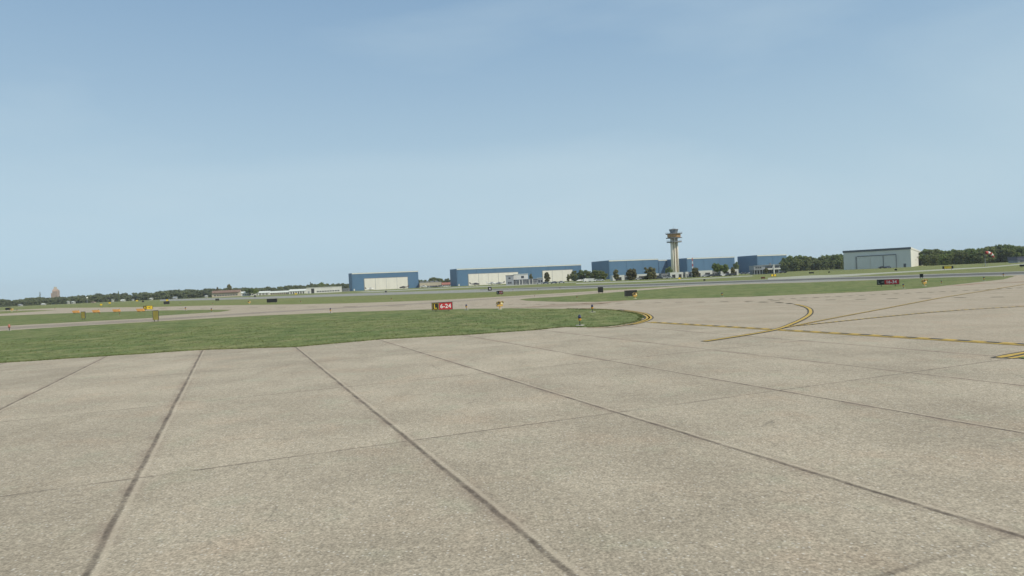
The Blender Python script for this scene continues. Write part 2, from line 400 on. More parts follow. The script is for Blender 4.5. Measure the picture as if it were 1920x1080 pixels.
# ---------------------------------------------------------------- painted markings
def strip(name, px_pts, width, mat, z, dash=None, off=0, phase=0, ground=False):
    """painted line of a constant width on the ground; dash = (painted, gap) lengths in metres"""
    g = [Vector(p) for p in px_pts] if ground else [gp(*p) for p in px_pts]
    pts = []
    for i in range(len(g)):
        d = (g[min(i + 1, len(g) - 1)] - g[max(i - 1, 0)]).normalized(); n = Vector((-d.y, d.x))
        pts.append((g[i], n))
    bm = bmesh.new()
    def quad(a, na, b, nb):
        vs = [bm.verts.new((*(p + n * (off + s * width / 2)), z)) for p, n, s in ((a, na, 1), (a, na, -1), (b, nb, -1), (b, nb, 1))]
        f = bm.faces.new(vs); f.normal_update()
        if f.normal.z < 0: f.normal_flip()
    run = -phase
    for (a, na), (b, nb) in zip(pts, pts[1:]):
        L = (b - a).length
        if not dash: quad(a, na, b, nb); continue
        per = dash[0] + dash[1]; k = math.floor(run / per)
        while k * per < run + L:
            s0, s1 = max(k * per, run), min(k * per + dash[0], run + L)
            if s1 > s0 + .01:
                t0, t1 = (s0 - run) / L, (s1 - run) / L
                quad(a.lerp(b, t0), na.lerp(nb, t0), a.lerp(b, t1), na.lerp(nb, t1))
            k += 1
        run += L
    me = bpy.data.meshes.new(name); bm.to_mesh(me); bm.free(); me.materials.append(mat)
    o = bpy.data.objects.new(name, me); COL.objects.link(o)
    return tag(o, kind='structure')
def smooth(pts, n=8):
    """Catmull-Rom through pixel points"""
    res = []
    P = [pts[0]] + list(pts) + [pts[-1]]
    for i in range(1, len(P) - 2):
        for k in range(n):
            t = k / n; q = []
            for c in (0, 1):
                p0, p1, p2, p3 = (P[i + j][c] for j in (-1, 0, 1, 2))
                q.append(.5 * (2 * p1 + (p2 - p0) * t + (2 * p0 - 5 * p1 + 4 * p2 - p3) * t * t + (3 * p1 - p0 - 3 * p2 + p3) * t ** 3))
            res.append(tuple(q))
    return res + [pts[-1]]
HOLD = [(1217, 604.6), (1465, 619.6), (1920, 647.4), (2300, 669)]
strip('boundary_line', HOLD, .30, M_black, .016, off=.17)
strip('boundary_line', HOLD, .26, M_yellow, .020, dash=(.42, .44), off=.17)
strip('boundary_line', HOLD, .17, M_yellow, .020, off=-.12)
# edge lines round the tip of the grass
TIP = smooth([(1100, 615.4), (1135, 614.6), (1163, 611.8), (1190, 606.6), (1208, 600.6), (1214, 595.6), (1205, 589.6), (1187, 585.6), (1163, 582.6), (1130, 579.8), (1090, 578.6)], 6)
strip('edge_line', TIP[6:54], .34, M_black, .016)
strip('edge_line', TIP[14:48], .12, M_yellow, .020, off=.0)
TIP2 = smooth([(1150, 613.8), (1170, 611.8), (1196, 606.8), (1214, 601), (1221, 595.6), (1212, 589), (1192, 584.6), (1166, 581.4), (1132, 578.6)], 6)
strip('edge_line', TIP2[8:44], .30, M_black, .016)
strip('edge_line', TIP2[10:42], .13, M_yellow, .020)
strip('edge_line', TIP[0:16], .16, M_worn, .022)
strip('edge_line', TIP[44:], .22, M_worn, .022)
# taxi line curling into the apron
CURL = smooth([(1320, 641), (1395, 629.5), (1455, 618.5), (1487, 607), (1507, 597.6), (1519, 588.6), (1518, 580), (1505, 574), (1480, 569.4), (1450, 567.2), (1400, 566.4)], 7)
strip('taxi_line', CURL[:54], .31, M_black, .024)
strip('taxi_line', CURL[:54], .165, M_yellow, .028)
strip('taxi_line', CURL[55:], .36, M_faint, .024, dash=(.9, 1.1))
# two dashed lines fanning out to the right
for nm, pts in (('u', smooth([(1474, 614.6), (1560, 597.5), (1650, 580.6), (1760, 559.6), (1850, 545), (1920, 533.6), (2050, 514)], 4)),
                ('l', smooth([(1494, 611.6), (1590, 601.5), (1700, 590.4), (1800, 582), (1920, 574.8), (2100, 564)], 4))):
    q_ = .46 if nm == 'l' else .30
    strip('fan_line', pts, .20, M_black, .024, dash=(q_ * .36, q_ * .64))
    strip('fan_line', pts, .17, M_yellow, .028, dash=(q_ * .62, q_ * .38), phase=q_ * .37)
# rows of faded dashes
strip('lane_dashes', [(820, 572.8), (960, 571.2), (1100, 569.6), (1280, 567.2), (1400, 565.2), (1609, 561.4), (1714, 559.6), (1819, 558), (1916, 556.4), (2100, 552.5)], .34, M_faint, .016, dash=(.70, 1.35))
strip('lane_dashes', [(1440, 562), (1563, 556.4), (1650, 552.4), (1740, 548.4), (1850, 543.4), (1920, 539.8)], .5, M_faint, .016, dash=(.40, .55))
strip('lane_dashes', [(300, 579), (480, 576.4), (575, 575.8), (700, 574.6), (815, 573)], .6, M_faint, .016, dash=(3.2, 8))
strip('rusty_line', [(955, 577.6), (1000, 575.4), (1060, 572.2), (1120, 569), (1172, 563.6)], .5, M_rust, .016)
strip('rusty_line', [(1020, 572.4), (1070, 570), (1120, 568.2), (1145, 567.2)], .7, M_rust, .018)
strip('rusty_line', [(985, 576.6), (1040, 575.4), (1105, 571.4), (1140, 569)], .35, M_rust, .020)
strip('rusty_line', [(1790, 535.6), (1840, 531.4), (1900, 529.6), (1960, 526)], 1.2, M_rust, .016)
strip('rusty_line', [(300, 577.6), (316, 577.8)], 1.2, M_rust, .016)
# closed island corner at the right edge of the frame
sheet('corner_line', [(1856, 671.8), (1880, 665.8), (1920, 659.2), (2000, 643), (2000, 661), (1920, 671), (1905, 673.4), (1880, 672.8)], .016, M_black)
sheet('corner_line', [(1866, 671), (1880, 667.6), (1920, 661), (2000, 645.5), (2000, 650), (1920, 663.9), (1892, 669.8), (1878, 672)], .020, M_yellow)
sheet('corner_line', [(1888, 672.4), (1900, 670.6), (1920, 666.6), (2000, 653), (2000, 657.5), (1920, 669.5), (1906, 672.2), (1897, 673.2)], .020, M_yellow)
flat('grass_corner', ragged([(1907, 672.4), (1924, 669.6), (1992, 656), (2100, 655), (2100, 690), (1990, 684), (1930, 675.6)], .04, .3), .028, M_turf)

# ---------------------------------------------------------------- plants
def leaf_mat(name, a, b_):
    m = bpy.data.materials.new(name); m.use_nodes = True; t = m.node_tree; L = t.links.new
    b = t.nodes['Principled BSDF']; b.inputs['Roughness'].default_value = .85; b.inputs['Specular IOR Level'].default_value = .15
    oi = nn(t, 'ObjectInfo'); tc = nn(t, 'TexCoord'); n1 = nn(t, 'TexNoise'); n1.inputs['Scale'].default_value = .9; n1.inputs['Detail'].default_value = 4
    L(tc.outputs['Object'], n1.inputs[0])
    ad = nn(t, 'Math', operation='ADD'); L(n1.outputs[0], ad.inputs[0])
    sc = nn(t, 'Math', operation='MULTIPLY_ADD'); L(oi.outputs['Random'], sc.inputs[0]); sc.inputs[1].default_value = .7; sc.inputs[2].default_value = -.35
    L(sc.outputs[0], ad.inputs[1])
    mr = nn(t, 'MapRange'); mr.inputs[1].default_value = .2; mr.inputs[2].default_value = .8; L(ad.outputs[0], mr.inputs[0])
    mi = nn(t, 'Mix', data_type='RGBA'); mi.inputs[6].default_value = (*a, 1); mi.inputs[7].default_value = (*b_, 1)
    L(mr.outputs[0], mi.inputs[0]); L(mi.outputs[2], b.inputs['Base Color'])
    tr = nn(t, 'BsdfTranslucent'); ms = nn(t, 'MixShader'); ms.inputs[0].default_value = .38
    L(mi.outputs[2], tr.inputs[0]); L(b.outputs[0], ms.inputs[1]); L(tr.outputs[0], ms.inputs[2])
    L(ms.outputs[0], t.nodes['Material Output'].inputs['Surface'])
    return m
M_leaf = leaf_mat('broad_leaf', (.118, .160, .054), (.205, .258, .078))
M_leaf2 = leaf_mat('dull_leaf', (.145, .136, .066), (.205, .196, .084))
M_leaf3 = leaf_mat('far_leaf', (.138, .158, .078), (.195, .224, .098))
M_leaf4 = leaf_mat('mid_leaf', (.138, .160, .060), (.200, .232, .082))
M_bark = paint('bark', (.12, .095, .07), .9, .3, 4)

def crown_mesh(seed, kind, leaf, n_clump=26, n_leaf=46):
    rnd = random.Random(seed); mb = MB(); clumps = []
    for i in range(n_clump):
        if kind == 'round':
            while True:
                p = Vector((rnd.uniform(-1, 1), rnd.uniform(-1, 1), rnd.uniform(-1, 1)))
                if p.length < 1: break
            p = Vector((p.x * 3.2, p.y * 3.2, 5.9 + p.z * 3.0)); r = rnd.uniform(.9, 1.6)
        elif kind == 'bushy':
            t = rnd.random(); q = rnd.uniform(0, 6.28); rr = (3.6 if t < .75 else 3.0) * math.sqrt(rnd.random())
            p = Vector((math.cos(q) * rr, math.sin(q) * rr, .8 + 7.3 * t)); r = rnd.uniform(1.0, 1.5)
        elif kind == 'tall':
            t = rnd.random(); q = rnd.uniform(0, 6.28); rr = (math.sin(math.pi * (.12 + .84 * t)) ** .8) * 2.1 * math.sqrt(rnd.random())
            p = Vector((math.cos(q) * rr, math.sin(q) * rr, 2.0 + 7.0 * t)); r = rnd.uniform(.7, 1.1)
        else:
            t = rnd.random() ** 1.4; q = rnd.uniform(0, 6.28); rr = (1 - t) * 2.0 * math.sqrt(rnd.random())
            p = Vector((math.cos(q) * rr, math.sin(q) * rr, 1.2 + 8.3 * t)); r = .35 + .8 * (1 - t)
        clumps.append((p, r))
    for p, r in clumps:
        k = int(n_leaf * r / 1.1)
        for j in range(k):
            d = Vector((rnd.gauss(0, 1), rnd.gauss(0, 1), rnd.gauss(0, .8))).normalized()
            c = p + d * r * rnd.uniform(.55, 1.08)
            nrm = (d + Vector((rnd.gauss(0, .5), rnd.gauss(0, .5), rnd.gauss(.2, .5)))).normalized()
            a = nrm.orthogonal().normalized(); b_ = nrm.cross(a); t = rnd.uniform(0, 6.28); s = rnd.uniform(.22, .46)
            u, v = (a * math.cos(t) + b_ * math.sin(t)) * s, (b_ * math.cos(t) - a * math.sin(t)) * s * rnd.uniform(.6, 1)
            mb.add([c - u - v, c + u - v * .6, c + u * .8 + v, c - u * .7 + v], [(0, 1, 2, 3)])
        # leafy core so that the clump is not see-through
        rings = []
        for kk in range(5):
            ph = -1.45 + 2.9 * kk / 4; row = []
            for i in range(8):
                th = 2 * math.pi * i / 8; q = r * .72 * (1 + .3 * rnd.uniform(-1, 1))
                row.append(p + Vector((math.cos(ph) * math.cos(th), math.cos(ph) * math.sin(th), math.sin(ph))) * q)
            rings.append(row)
        mb.loft(rings)
    me = bpy.data.meshes.new('crown'); me.from_pydata(mb.v, [], mb.f); me.update(); me.materials.append(leaf)
    return me, clumps
def trunk_mesh(seed, clumps, kind):
    rnd = random.Random(seed); mb = MB()
    top = 5.2 if kind == 'round' else 7.5
    pts = [(Vector((0, 0, -.2)), .34), (Vector((.05, 0, 1.2)), .24), (Vector((rnd.uniform(-.2, .2), rnd.uniform(-.2, .2), 3)), .19), (Vector((rnd.uniform(-.3, .3), rnd.uniform(-.3, .3), top)), .07)]
    for (a, r0), (b, r1) in zip(pts, pts[1:]): mb.cyl(a, b, r0, r1, 7)
    for p, r in rnd.sample(clumps, 7):
        z0 = rnd.uniform(1.6, min(4.4, max(1.7, p.z - .6)))
        mb.cyl((0, 0, z0), p, .10, .03, 5)
    me = bpy.data.meshes.new('trunk'); me.from_pydata(mb.v, [], mb.f); me.update(); me.materials.append(M_bark)
    return me
PROTO = {}
def proto(key, kind, leaf, seed, **kw):
    c, cl = crown_mesh(seed, kind, leaf, **kw); PROTO[key] = (c, trunk_mesh(seed + 50, cl, kind))
for i in range(4): proto('round%d' % i, 'round', M_leaf, 20 + i)
for i in range(4): proto('bush%d' % i, 'bushy', M_leaf if i % 2 else M_leaf4, 30 + i, n_clump=34)
for i in range(3): proto('far%d' % i, 'bushy', M_leaf3, 40 + i, n_clump=32)
for i in range(2): proto('dull%d' % i, 'bushy', M_leaf2, 60 + i, n_clump=40, n_leaf=60)
for i in range(2): proto('tall%d' % i, 'tall', M_leaf2, 70 + i, n_clump=42)
for i in range(2): proto('fir%d' % i, 'fir', M_leaf3, 80 + i, n_clump=34)
def tree(key, pos, height, width, label, group=None, name='broadleaf_tree', cat='tree'):
    cm, tm = PROTO[key]
    e = empty(name, (pos.x, pos.y, 0), random.uniform(0, 6.28), label, cat, group)
    hs_ = height / 9.4; e.scale = (width / 8.0, width / 8.0, hs_)
    for nm, me in (('crown', cm), ('trunk', tm)):
        o = bpy.data.objects.new(nm, me); COL.objects.link(o); o.parent = e
    return e
def lerp_poly(pts, x):
    for (x0, y0), (x1, y1) in zip(pts, pts[1:]):
        if x <= x1: return y0 + (y1 - y0) * (x - x0) / (x1 - x0)
    return pts[-1][1]
rt = random.Random(3)
def tree_row(x0, x1, step, Dr, tops, keys, label, group, jit=2.0, wfac=1.0):
    x = x0
    while x < x1:
        D = rt.uniform(*Dr); ty = lerp_poly(tops, x) + rt.uniform(-jit * .7, jit * .8)
        hm = metres(hz(x) + H * F / D - ty, D)
        p = far(x, D)
        tree(rt.choice(keys), p, hm, hm * rt.uniform(.75, 1.05) * wfac, label, group)
        x += step * rt.uniform(.7, 1.3)
LT = [(-60, 561), (0, 559), (40, 561), (70, 557), (110, 556.5), (165, 552.5), (215, 549), (240, 550.5), (330, 543.5), (430, 539.5), (500, 538), (560, 535), (600, 531.5), (662, 530)]
tree_row(-60, 662, 7.5, (980, 1080), LT, ['far0', 'far1', 'far2', 'far1'], 'grey-green tree in the far left tree line at the edge of the airfield', 'trees of the far left tree line', wfac=1.25)
tree_row(-60, 662, 7.5, (880, 960), [(x, y + 3) for x, y in LT], ['far0', 'far1', 'far2'], 'grey-green tree in the far left tree line at the edge of the airfield', 'trees of the far left tree line', 2.5, 1.25)
tree_row(784, 862, 9, (930, 990), [(784, 524), (800, 523), (812, 519.6), (824, 521), (862, 519)], ['bush0', 'far1', 'bush2'], 'green tree behind the beige building between the two blue hangars on the left', 'trees between the left blue hangars', 1.2)
tree_row(1474, 1590, 6.5, (650, 690), [(1474, 482), (1490, 477.5), (1515, 479), (1535, 482), (1560, 476.5), (1590, 478)], ['bush0', 'bush1', 'bush2', 'bush3'], 'green tree in the dense wood between the rightmost blue hangar and the grey hangar', 'trees between blue and grey hangars', 2)
tree_row(1470, 1590, 8, (600, 635), [(1470, 490), (1500, 485), (1540, 489), (1590, 486)], ['bush0', 'bush0', 'bush2', 'bush2'], 'green tree in the dense wood between the rightmost blue hangar and the grey hangar', 'trees between blue and grey hangars', 3)
RTOP = [(1725, 467), (1745, 466), (1775, 470), (1800, 467), (1835, 466.5), (1850, 461.5), (1880, 457), (1900, 460), (1930, 461), (1990, 456)]
tree_row(1736, 1990, 8, (520, 560), RTOP, ['bush0', 'bush1', 'bush2', 'bush3'], 'green tree in the dense wood right of the grey hangar behind the windsock', 'trees right of the grey hangar', 2)
tree_row(1745, 1990, 9, (470, 505), [(x, y + 7) for x, y in RTOP], ['bush0', 'bush1', 'bush2', 'bush3'], 'green tree in the dense wood right of the grey hangar behind the windsock', 'trees right of the grey hangar', 5)
# trees one can tell apart, in front of the hangars
for key, px, D, ty, wpx, lab in (
    ('tall0', 1026, 470, 511, 13, 'dark rounded tree standing before the pale right door of the long blue hangar'),
    ('tall1', 1066, 480, 514.5, 8, 'slim dark tree at the right edge of the long hangar\'s pale right door'),
    ('bush0', 1077, 640, 507, 14, 'tree before the right end of the long blue hangar'),
    ('tall1', 996, 640, 514, 8, 'small yellowish tree beside the white office block before the long blue hangar'),
    ('bush1', 1094, 600, 505.5, 22, 'bright green topped tree at the left of the clump behind the white vans'),
    ('bush2', 1112, 540, 505.5, 24, 'broad olive tree in the middle of the clump behind the white vans'),
    ('bush0', 1129, 500, 506.5, 20, 'olive tree right of the broad one, in front of the dark hangar end'),
    ('tall0', 1156, 398, 506, 13, 'light green pointed tree left of the pale low terminal'),
    ('dull1', 1185, 398, 502.5, 18, 'brownish round tree second left of the control tower'),
    ('dull0', 1219, 398, 500, 20, 'dense square-topped tree nearest the control tower on its left'),
    ('round3', 1255, 560, 499, 13, 'tree partly hidden behind the control tower shaft'),
    ('dull1', 1304, 398, 500.5, 12, 'small reddish tree beside the red and white mast'),
    ('round0', 1345, 398, 492, 19, 'tall tree, left of a pair before the hangar right of the tower'),
    ('round2', 1358, 398, 495, 15, 'lower tree, right of a pair before the hangar right of the tower'),
    ('tall1', 1374, 398, 501, 9, 'thin yellow-topped tree left of the big dark hangar end'),
    ('round3', 1381, 760, 490, 10, 'green tree in the gap between the two rightmost blue hangars'),
    ('tall0', 1437, 395, 503, 9, 'small dark tree against the grey two storey office'),
    ('fir0', 76, 900, 548.5, 7, 'thin pointed tree spire above the far left tree line'),
    ('fir1', 223, 870, 546.5, 9, 'pointed tall tree in the far left tree line near the yellow sign'),
    ('tall0', 430, 830, 534, 11, 'tall yellowish tree behind the beige barracks'),
    ('tall1', 408, 840, 539, 8, 'short yellowish tree behind the left end of the beige building'),
    ('round1', 468, 760, 539, 14, 'dark green tree at the right end of the beige building'),
    ('round3', 478, 700, 541, 12, 'dark tree left of the pale low sheds'),
    ('fir0', 583, 950, 529.5, 8, 'pointed tree behind the white long shed'),
    ('round2', 602, 950, 529, 12, 'taller round tree behind the white long shed'),
):
    hm = metres(hz(px) + H * F / D - ty, D)
    tree(key, far(px, D), hm, metres(wpx, D) * (1.5 if key[:4] == 'tall' else 1.15), lab, name='pointed_tree' if key[:3] == 'fir' else 'broadleaf_tree')

# ---------------------------------------------------------------- buildings
M_blue = paint('blue_cladding', (.078, .165, .272), .55, .06, .12, ribs=2.2)
M_roofp = paint('pale_roof', (.66, .68, .61), .6, .05, .2)
M_door = paint('pale_door', (.74, .71, .63), .6, .05, .25)
M_gap = paint('door_gap', (.26, .25, .22), .8, .1)
M_whitewall = paint('white_wall', (.66, .65, .60), .7, .07, .4)
M_greywall = paint('grey_wall', (.30, .32, .34), .7, .06, .3)
M_midgrey = paint('mid_grey_wall', (.22, .225, .23), .75, .1, .4)
M_glass = paint('window_glass', (.055, .062, .075), .25, .1)
M_slate = paint('slate_roof', (.10, .115, .135), .6, .1, .3)
M_beige = paint('beige_wall', (.52, .45, .34), .8, .08, .3)
M_brownroof = paint('brown_roof', (.22, .14, .10), .8, .12, .4)
M_redroof = paint('red_roof', (.33, .14, .10), .8, .12, .4)
M_tan = paint('tan_facade', (.42, .31, .24), .8, .08, .2)
M_conc = paint('tower_concrete', (.84, .77, .65), .8, .06, .3)
M_ochre = paint('ochre_band', (.42, .24, .09), .7, .1, .5)
M_dark = paint('dark_opening', (.05, .05, .05), .9, .2)
M_purple = paint('slate_blue_wall', (.13, .13, .18), .7, .1, .3)

def cross_line(A, u, px):
    """distance along the line A + t*u at which it is seen at photo column px"""
    a = azi(px); d = Vector((math.sin(a), math.cos(a)))
    # A + t u = s d
    den = u.x * d.y - u.y * d.x
    return (d.x * A.y - d.y * A.x) / den
YAW = R(22.7)
U = Vector((math.cos(YAW), math.sin(YAW))); V = Vector((-math.sin(YAW), math.cos(YAW)))
def hangar(label, pxA, pxB, pxS, D, hpx, rise=1.3, doors=(), lean=None):
    A = far(pxA, D); L = cross_line(A, U, pxB)
    W = cross_line(A, V, pxS) if pxS else 34
    h = metres(hpx, D)
    e = empty('hangar', A, YAW, label, 'hangar')
    MB().box(0, L, 0, W, 0, h).build('wall', M_blue, e)
    MB().box(.02, L - .02, .02, W - .02, h + .002, h + rise - .12).box(-.06, L + .06, -.04, .25, h + rise - .118, h + rise).box(-.06, .2, .252, W, h + rise - .118, h + rise).build('roof', M_blue, e)
    MB().box(.03, L - .03, -.30, .018, h + .02, h + rise - .12).build('fascia', M_roofp, e)
    gt = MB()
    nq = max(2, int(L / 22))
    for q_ in range(nq): gt.cyl((L * (q_ + .02) / nq + .6, -.12, 0), (L * (q_ + .02) / nq + .6, -.12, h), .10, .10, 6)
    gt.build('downpipe', M_blue, e)
    for seams, dh in doors:
        xs = [cross_line(A, U, q) for q in seams]
        fr = MB()
        fr.box(xs[0] - .5, xs[-1] + .5, -.12, .0, dh, dh + .5).box(xs[0] - .5, xs[0] - .05, -.12, 0, 0, dh).box(xs[-1] + .05, xs[-1] + .5, -.12, 0, 0, dh)
        fr.build('door_frame', M_gap, e)
        for k, (a, b) in enumerate(zip(xs, xs[1:])):
            off = -.30 - .16 * (k % 2)
            d = MB().box(a + .12, b - .12, off, off + .14, .05, dh - .02).build('hangar_door', M_door, e)
            nb = 5; rbm = MB()
            for j in range(nb):
                zz = dh * (j + .5) / nb; rbm.box(a + .3, b - .3, off - .05, off - .002, zz - .06, zz + .06)
            rbm.build('door_rail', M_door, d)
    MB().box(1.5, 2.7, -.06, -.003, .05, 2.3).build('side_door', M_whitewall, e)
    return e, A, L, W, h
hangar('leftmost blue hangar with four pale sliding door panels in one row', 661, 785.5, 655, 780, 31.4, doors=[([684, 704.5, 725, 745, 765], 13.6)])
hangar('longest blue hangar, with two separate pale doors and a grey office before it', 857.5, 1091, 845, 770, 30.6,
       doors=[([879, 898, 916.5, 935, 953.5, 972], 13.2), ([1018, 1036, 1055, 1074], 13.6)])
hangar('blue hangar with no door showing, left of the control tower', 1143, 1235, 1110.5, 780, 33.2)
hangar('lower blue annexe joined to the hangar left of the control tower', 1235.6, 1258, None, 812, 29.8)
hangar('blue hangar directly right of the control tower, behind the red and white mast', 1289, 1378.5, 1252, 780, 30.8)
hangar('rightmost blue hangar, its dark end wall as broad as half its front', 1420.5, 1476, 1384, 780, 30.2)

def block(e, x0, x1, y0, y1, z0, z1, mat, name='wall', roof=None, over=.25, rt_=.3):
    b = MB().box(x0, x1, y0, y1, z0, z1).build(name, mat, e)
    if roof: MB().box(x0 - over, x1 + over, y0 - over, y1 + over, z1 + .002, z1 + rt_).build('roof', roof, e)
    return b
def windows(e, x0, x1, n, y, z0, z1, name='window', gap=.25, mat=None):
    st = (x1 - x0) / n
    for i in range(n):
        a, b = x0 + i * st + st * gap / 2, x0 + (i + 1) * st - st * gap / 2
        w_ = MB().box(a, b, y - .05, y + .02, z0, z1).build(name, mat or M_glass, e)
        if name == 'window':
            MB().box(a - .08, b + .08, y - .09, y - .052, z0 - .1, z0 - .002).build('sill', M_whitewall, w_)
def shed(name, label, pxA, pxB, D, ytop, depth, wall, roof, yaw=0, rise=0, cat='building', base=None):
    """low building: local x along its front, front faces -y"""
    A = far(pxA, D); u = Vector((math.cos(yaw), math.sin(yaw)))
    L = cross_line(A, u, pxB); h = metres(hz(pxA) + H * F / D - ytop, D)
    e = empty(name, A, yaw, label, cat)
    if rise:
        hw = h - rise; mb = MB(); n = 5; prof = [(0, 0), (depth, 0), (depth, hw), (depth / 2, h - .3), (0, hw)]
        mb.add([(0, y, z) for y, z in prof] + [(L, y, z) for y, z in prof], [tuple(range(n)), tuple(range(n, 2 * n))] + [(i, (i + 1) % n, n + (i + 1) % n, n + i) for i in range(n)])
        mb.build('wall', wall, e)
        rb = MB()
        for ya, za, yb, zb in ((-.4, hw - .02, depth / 2, h), (depth / 2, h, depth + .4, hw - .02)):
            rb.add([(-.3, ya, za + .12), (L + .3, ya, za + .12), (L + .3, yb, zb + .12), (-.3, yb, zb + .12), (-.3, ya, za - .1), (L + .3, ya, za - .1), (L + .3, yb, zb - .1), (-.3, yb, zb - .1)],
                   [(0, 1, 2, 3), (7, 6, 5, 4), (0, 4, 5, 1), (2, 6, 7, 3), (0, 3, 7, 4), (1, 5, 6, 2)])
        rb.build('roof', roof, e)
        return e, L, hw
    block(e, 0, L, 0, depth, 0, h - .3, wall, roof=roof)
    return e, L, h
M_pane = paint('hazy_pane', (.15, .155, .165), .3, .1)
# grey and white office before the long hangar
e, L, h = shed('flight_office', 'grey and white flat-roofed office with canopy, before the long blue hangar', 949, 963.5, 480, 516.4, 9, M_greywall, M_slate)
windows(e, L * .3, L * .65, 1, 0, h * .62, h * .78); windows(e, L * .25, L * .75, 2, 0, .9, 2.3)
s = lambda px: (px - 949) * 480 / F
block(e, s(963.6), s(991), 3.5, 12, 0, 7.4, M_whitewall, 'upper_block', M_roofp)
windows(e, s(977), s(984), 1, 3.5, 4.6, 6.2)
block(e, s(965), s(1008), .2, 3.45, 0, 3.5, M_midgrey, 'front_wing', M_greywall, .4)
windows(e, s(966), s(973), 2, .2, .7, 2.6, mat=M_pane); windows(e, s(981), s(1007), 5, .2, .9, 2.3, mat=M_pane)
for px in (974, 979.5, 992.5, 999): MB().box(s(px) - .22, s(px) + .22, -.5, -.1, 0, 3.45).build('column', M_whitewall, e)
block(e, s(1008.2), s(1019), .6, 5, 0, 3.9, M_greywall, 'end_wing', M_roofp, .3)
windows(e, s(1009), s(1018), 2, .6, .5, 2.6, 'bay_door')

# pale low terminal either side of the tower foot: bays of white wall and grey recesses
def terminal(label, bays, D, ztop, pattern):
    A = far(bays[0], D); e = empty('terminal', A, 0, label, 'building')
    xs = [(p - bays[0]) * D / F for p in bays]; hh = metres(ztop, D)
    for (a, b), k in zip(zip(xs, xs[1:]), pattern):
        if k == 'g':
            block(e, a, b, 1.6, 9, 0, hh - .5, M_midgrey, 'recess', M_slate, .02)
            windows(e, a + .4, b - .4, max(1, int((b - a) / 1.5)), 1.6, .8, 1.9)
        else:
            block(e, a, b, 0, 9, 0, hh - .2, M_whitewall, 'wall', M_roofp, .0, .2)
            n = max(1, int((b - a) / 4.2))
            windows(e, a + .3, b - .3, n, 0, .05, hh * .62, 'bay_door', .45, M_dark)
    return e
terminal('pale low terminal wing with dark bay doors, left of the control tower', [1149, 1171, 1179, 1193, 1215, 1228, 1241], 430, 10.0, 'wgwwgw')
terminal('pale low terminal wing with arched dark openings at the foot of the control tower', [1241.5, 1257, 1270, 1281, 1286, 1291, 1301], 420, 10.6, 'gwwgwg')
terminal('pale low terminal wing with parked cars before it, right of the red and white mast', [1301.5, 1318, 1336, 1352, 1372, 1385], 415, 11.6, 'wwgww')

# grey two storey office right
D = 400
A = far(1414, D); e = empty('office', A, 0, 'grey two storey office with a dark window band, before the rightmost blue hangar', 'building')
s = lambda px: (px - 1414) * D / F
block(e, 0, s(1431), 0, 8, 2.6, 5.0, M_greywall, 'wall', M_greywall, .2)
windows(e, .8, s(1430) - .5, 3, 0, 3.5, 4.4)
for k in range(4): MB().box(.1 + k * 1.6, .5 + k * 1.6, .1, .5, 0, 2.6).build('column', M_greywall, e)
block(e, .2, s(1431), 2.5, 7.8, 0, 2.598, M_midgrey, 'ground_floor')
windows(e, .4, s(1431) - .4, 4, 2.5, .4, 2.2)
block(e, s(1431.1), s(1463), .4, 8, 2.6, 5.2, M_greywall, 'upper_floor', M_greywall, .5)
windows(e, s(1435.5), s(1449), 4, .4, 3.4, 4.5, gap=.08); windows(e, s(1452), s(1462), 3, .4, 3.4, 4.5, gap=.08)
MB().box(s(1434), s(1463), -.9, .38, 2.5, 3.25).build('balcony', M_whitewall, e)
MB().box(s(1449.4), s(1451.4), -1.2, -.92, 0, 5.4).build('stair_column', M_whitewall, e)
block(e, s(1434), s(1463), 1.4, 7.8, 0, 2.598, M_midgrey, 'ground_floor')
windows(e, s(1436), s(1462), 6, 1.4, .3, 2.2)
MB().box(s(1447.5), s(1450.5), 3, 4, 5.502, 6.4).build('roof_vent', M_midgrey, e)

# grey hangar on the right: shaded front, sunlit pale end
A = far(1582.5, 458); yw = R(-33)
u = Vector((math.cos(yw), math.sin(yw))); v = Vector((-math.sin(yw), math.cos(yw)))
Lg = cross_line(A, u, 1708.3); B = A + u * Lg; Wg = cross_line(B, v, 1731); hg = 13.0
e = empty('hangar', A, yw, 'grey hangar with a pale sunlit end wall, standing alone at the right before the wood', 'hangar')
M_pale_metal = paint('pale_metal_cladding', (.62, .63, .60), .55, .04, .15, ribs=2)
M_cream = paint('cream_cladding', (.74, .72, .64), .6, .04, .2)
M_shed = paint('grey_metal_door', (.585, .595, .57), .55, .04, .2)
MB().box(0, Lg, 0, Wg, 0, hg - 1.2).build('wall', M_pale_metal, e)
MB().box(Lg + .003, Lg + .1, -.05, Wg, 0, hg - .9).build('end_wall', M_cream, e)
MB().box(-.4, Lg + .35, -.4, -.003, hg - 1.35, hg).box(-.4, -.003, 0, Wg, hg - 1.35, hg).build('fascia', M_slate, e)
MB().box(0, Lg, 0, Wg, hg - 1.198, hg - .3).build('roof', M_slate, e)
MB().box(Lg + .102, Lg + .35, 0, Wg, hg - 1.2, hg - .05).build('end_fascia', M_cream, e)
for k, (a, b) in enumerate(((1607.5, 1632.5), (1632.8, 1656.5), (1657, 1681))):
    xa, xb = cross_line(A, u, a), cross_line(A, u, b)
    d = MB().box(xa + .1, xb - .1, -.35 - .12 * (k % 2), -.1, .02, 8.4).build('hangar_door', M_shed, e)
    MB().box(xa, xb, -.62, -.003, 8.42, 8.85).build('door_track', M_slate, e)
    MB().box(xb - .12, xb + .12, -.66, -.45, .0, 8.4).build('door_post', M_slate if k else M_whitewall, e)
xa = cross_line(A, u, 1606); MB().box(xa - .25, xa + .2, -.6, -.005, 0, 8.6).build('door_post', M_midgrey, e)
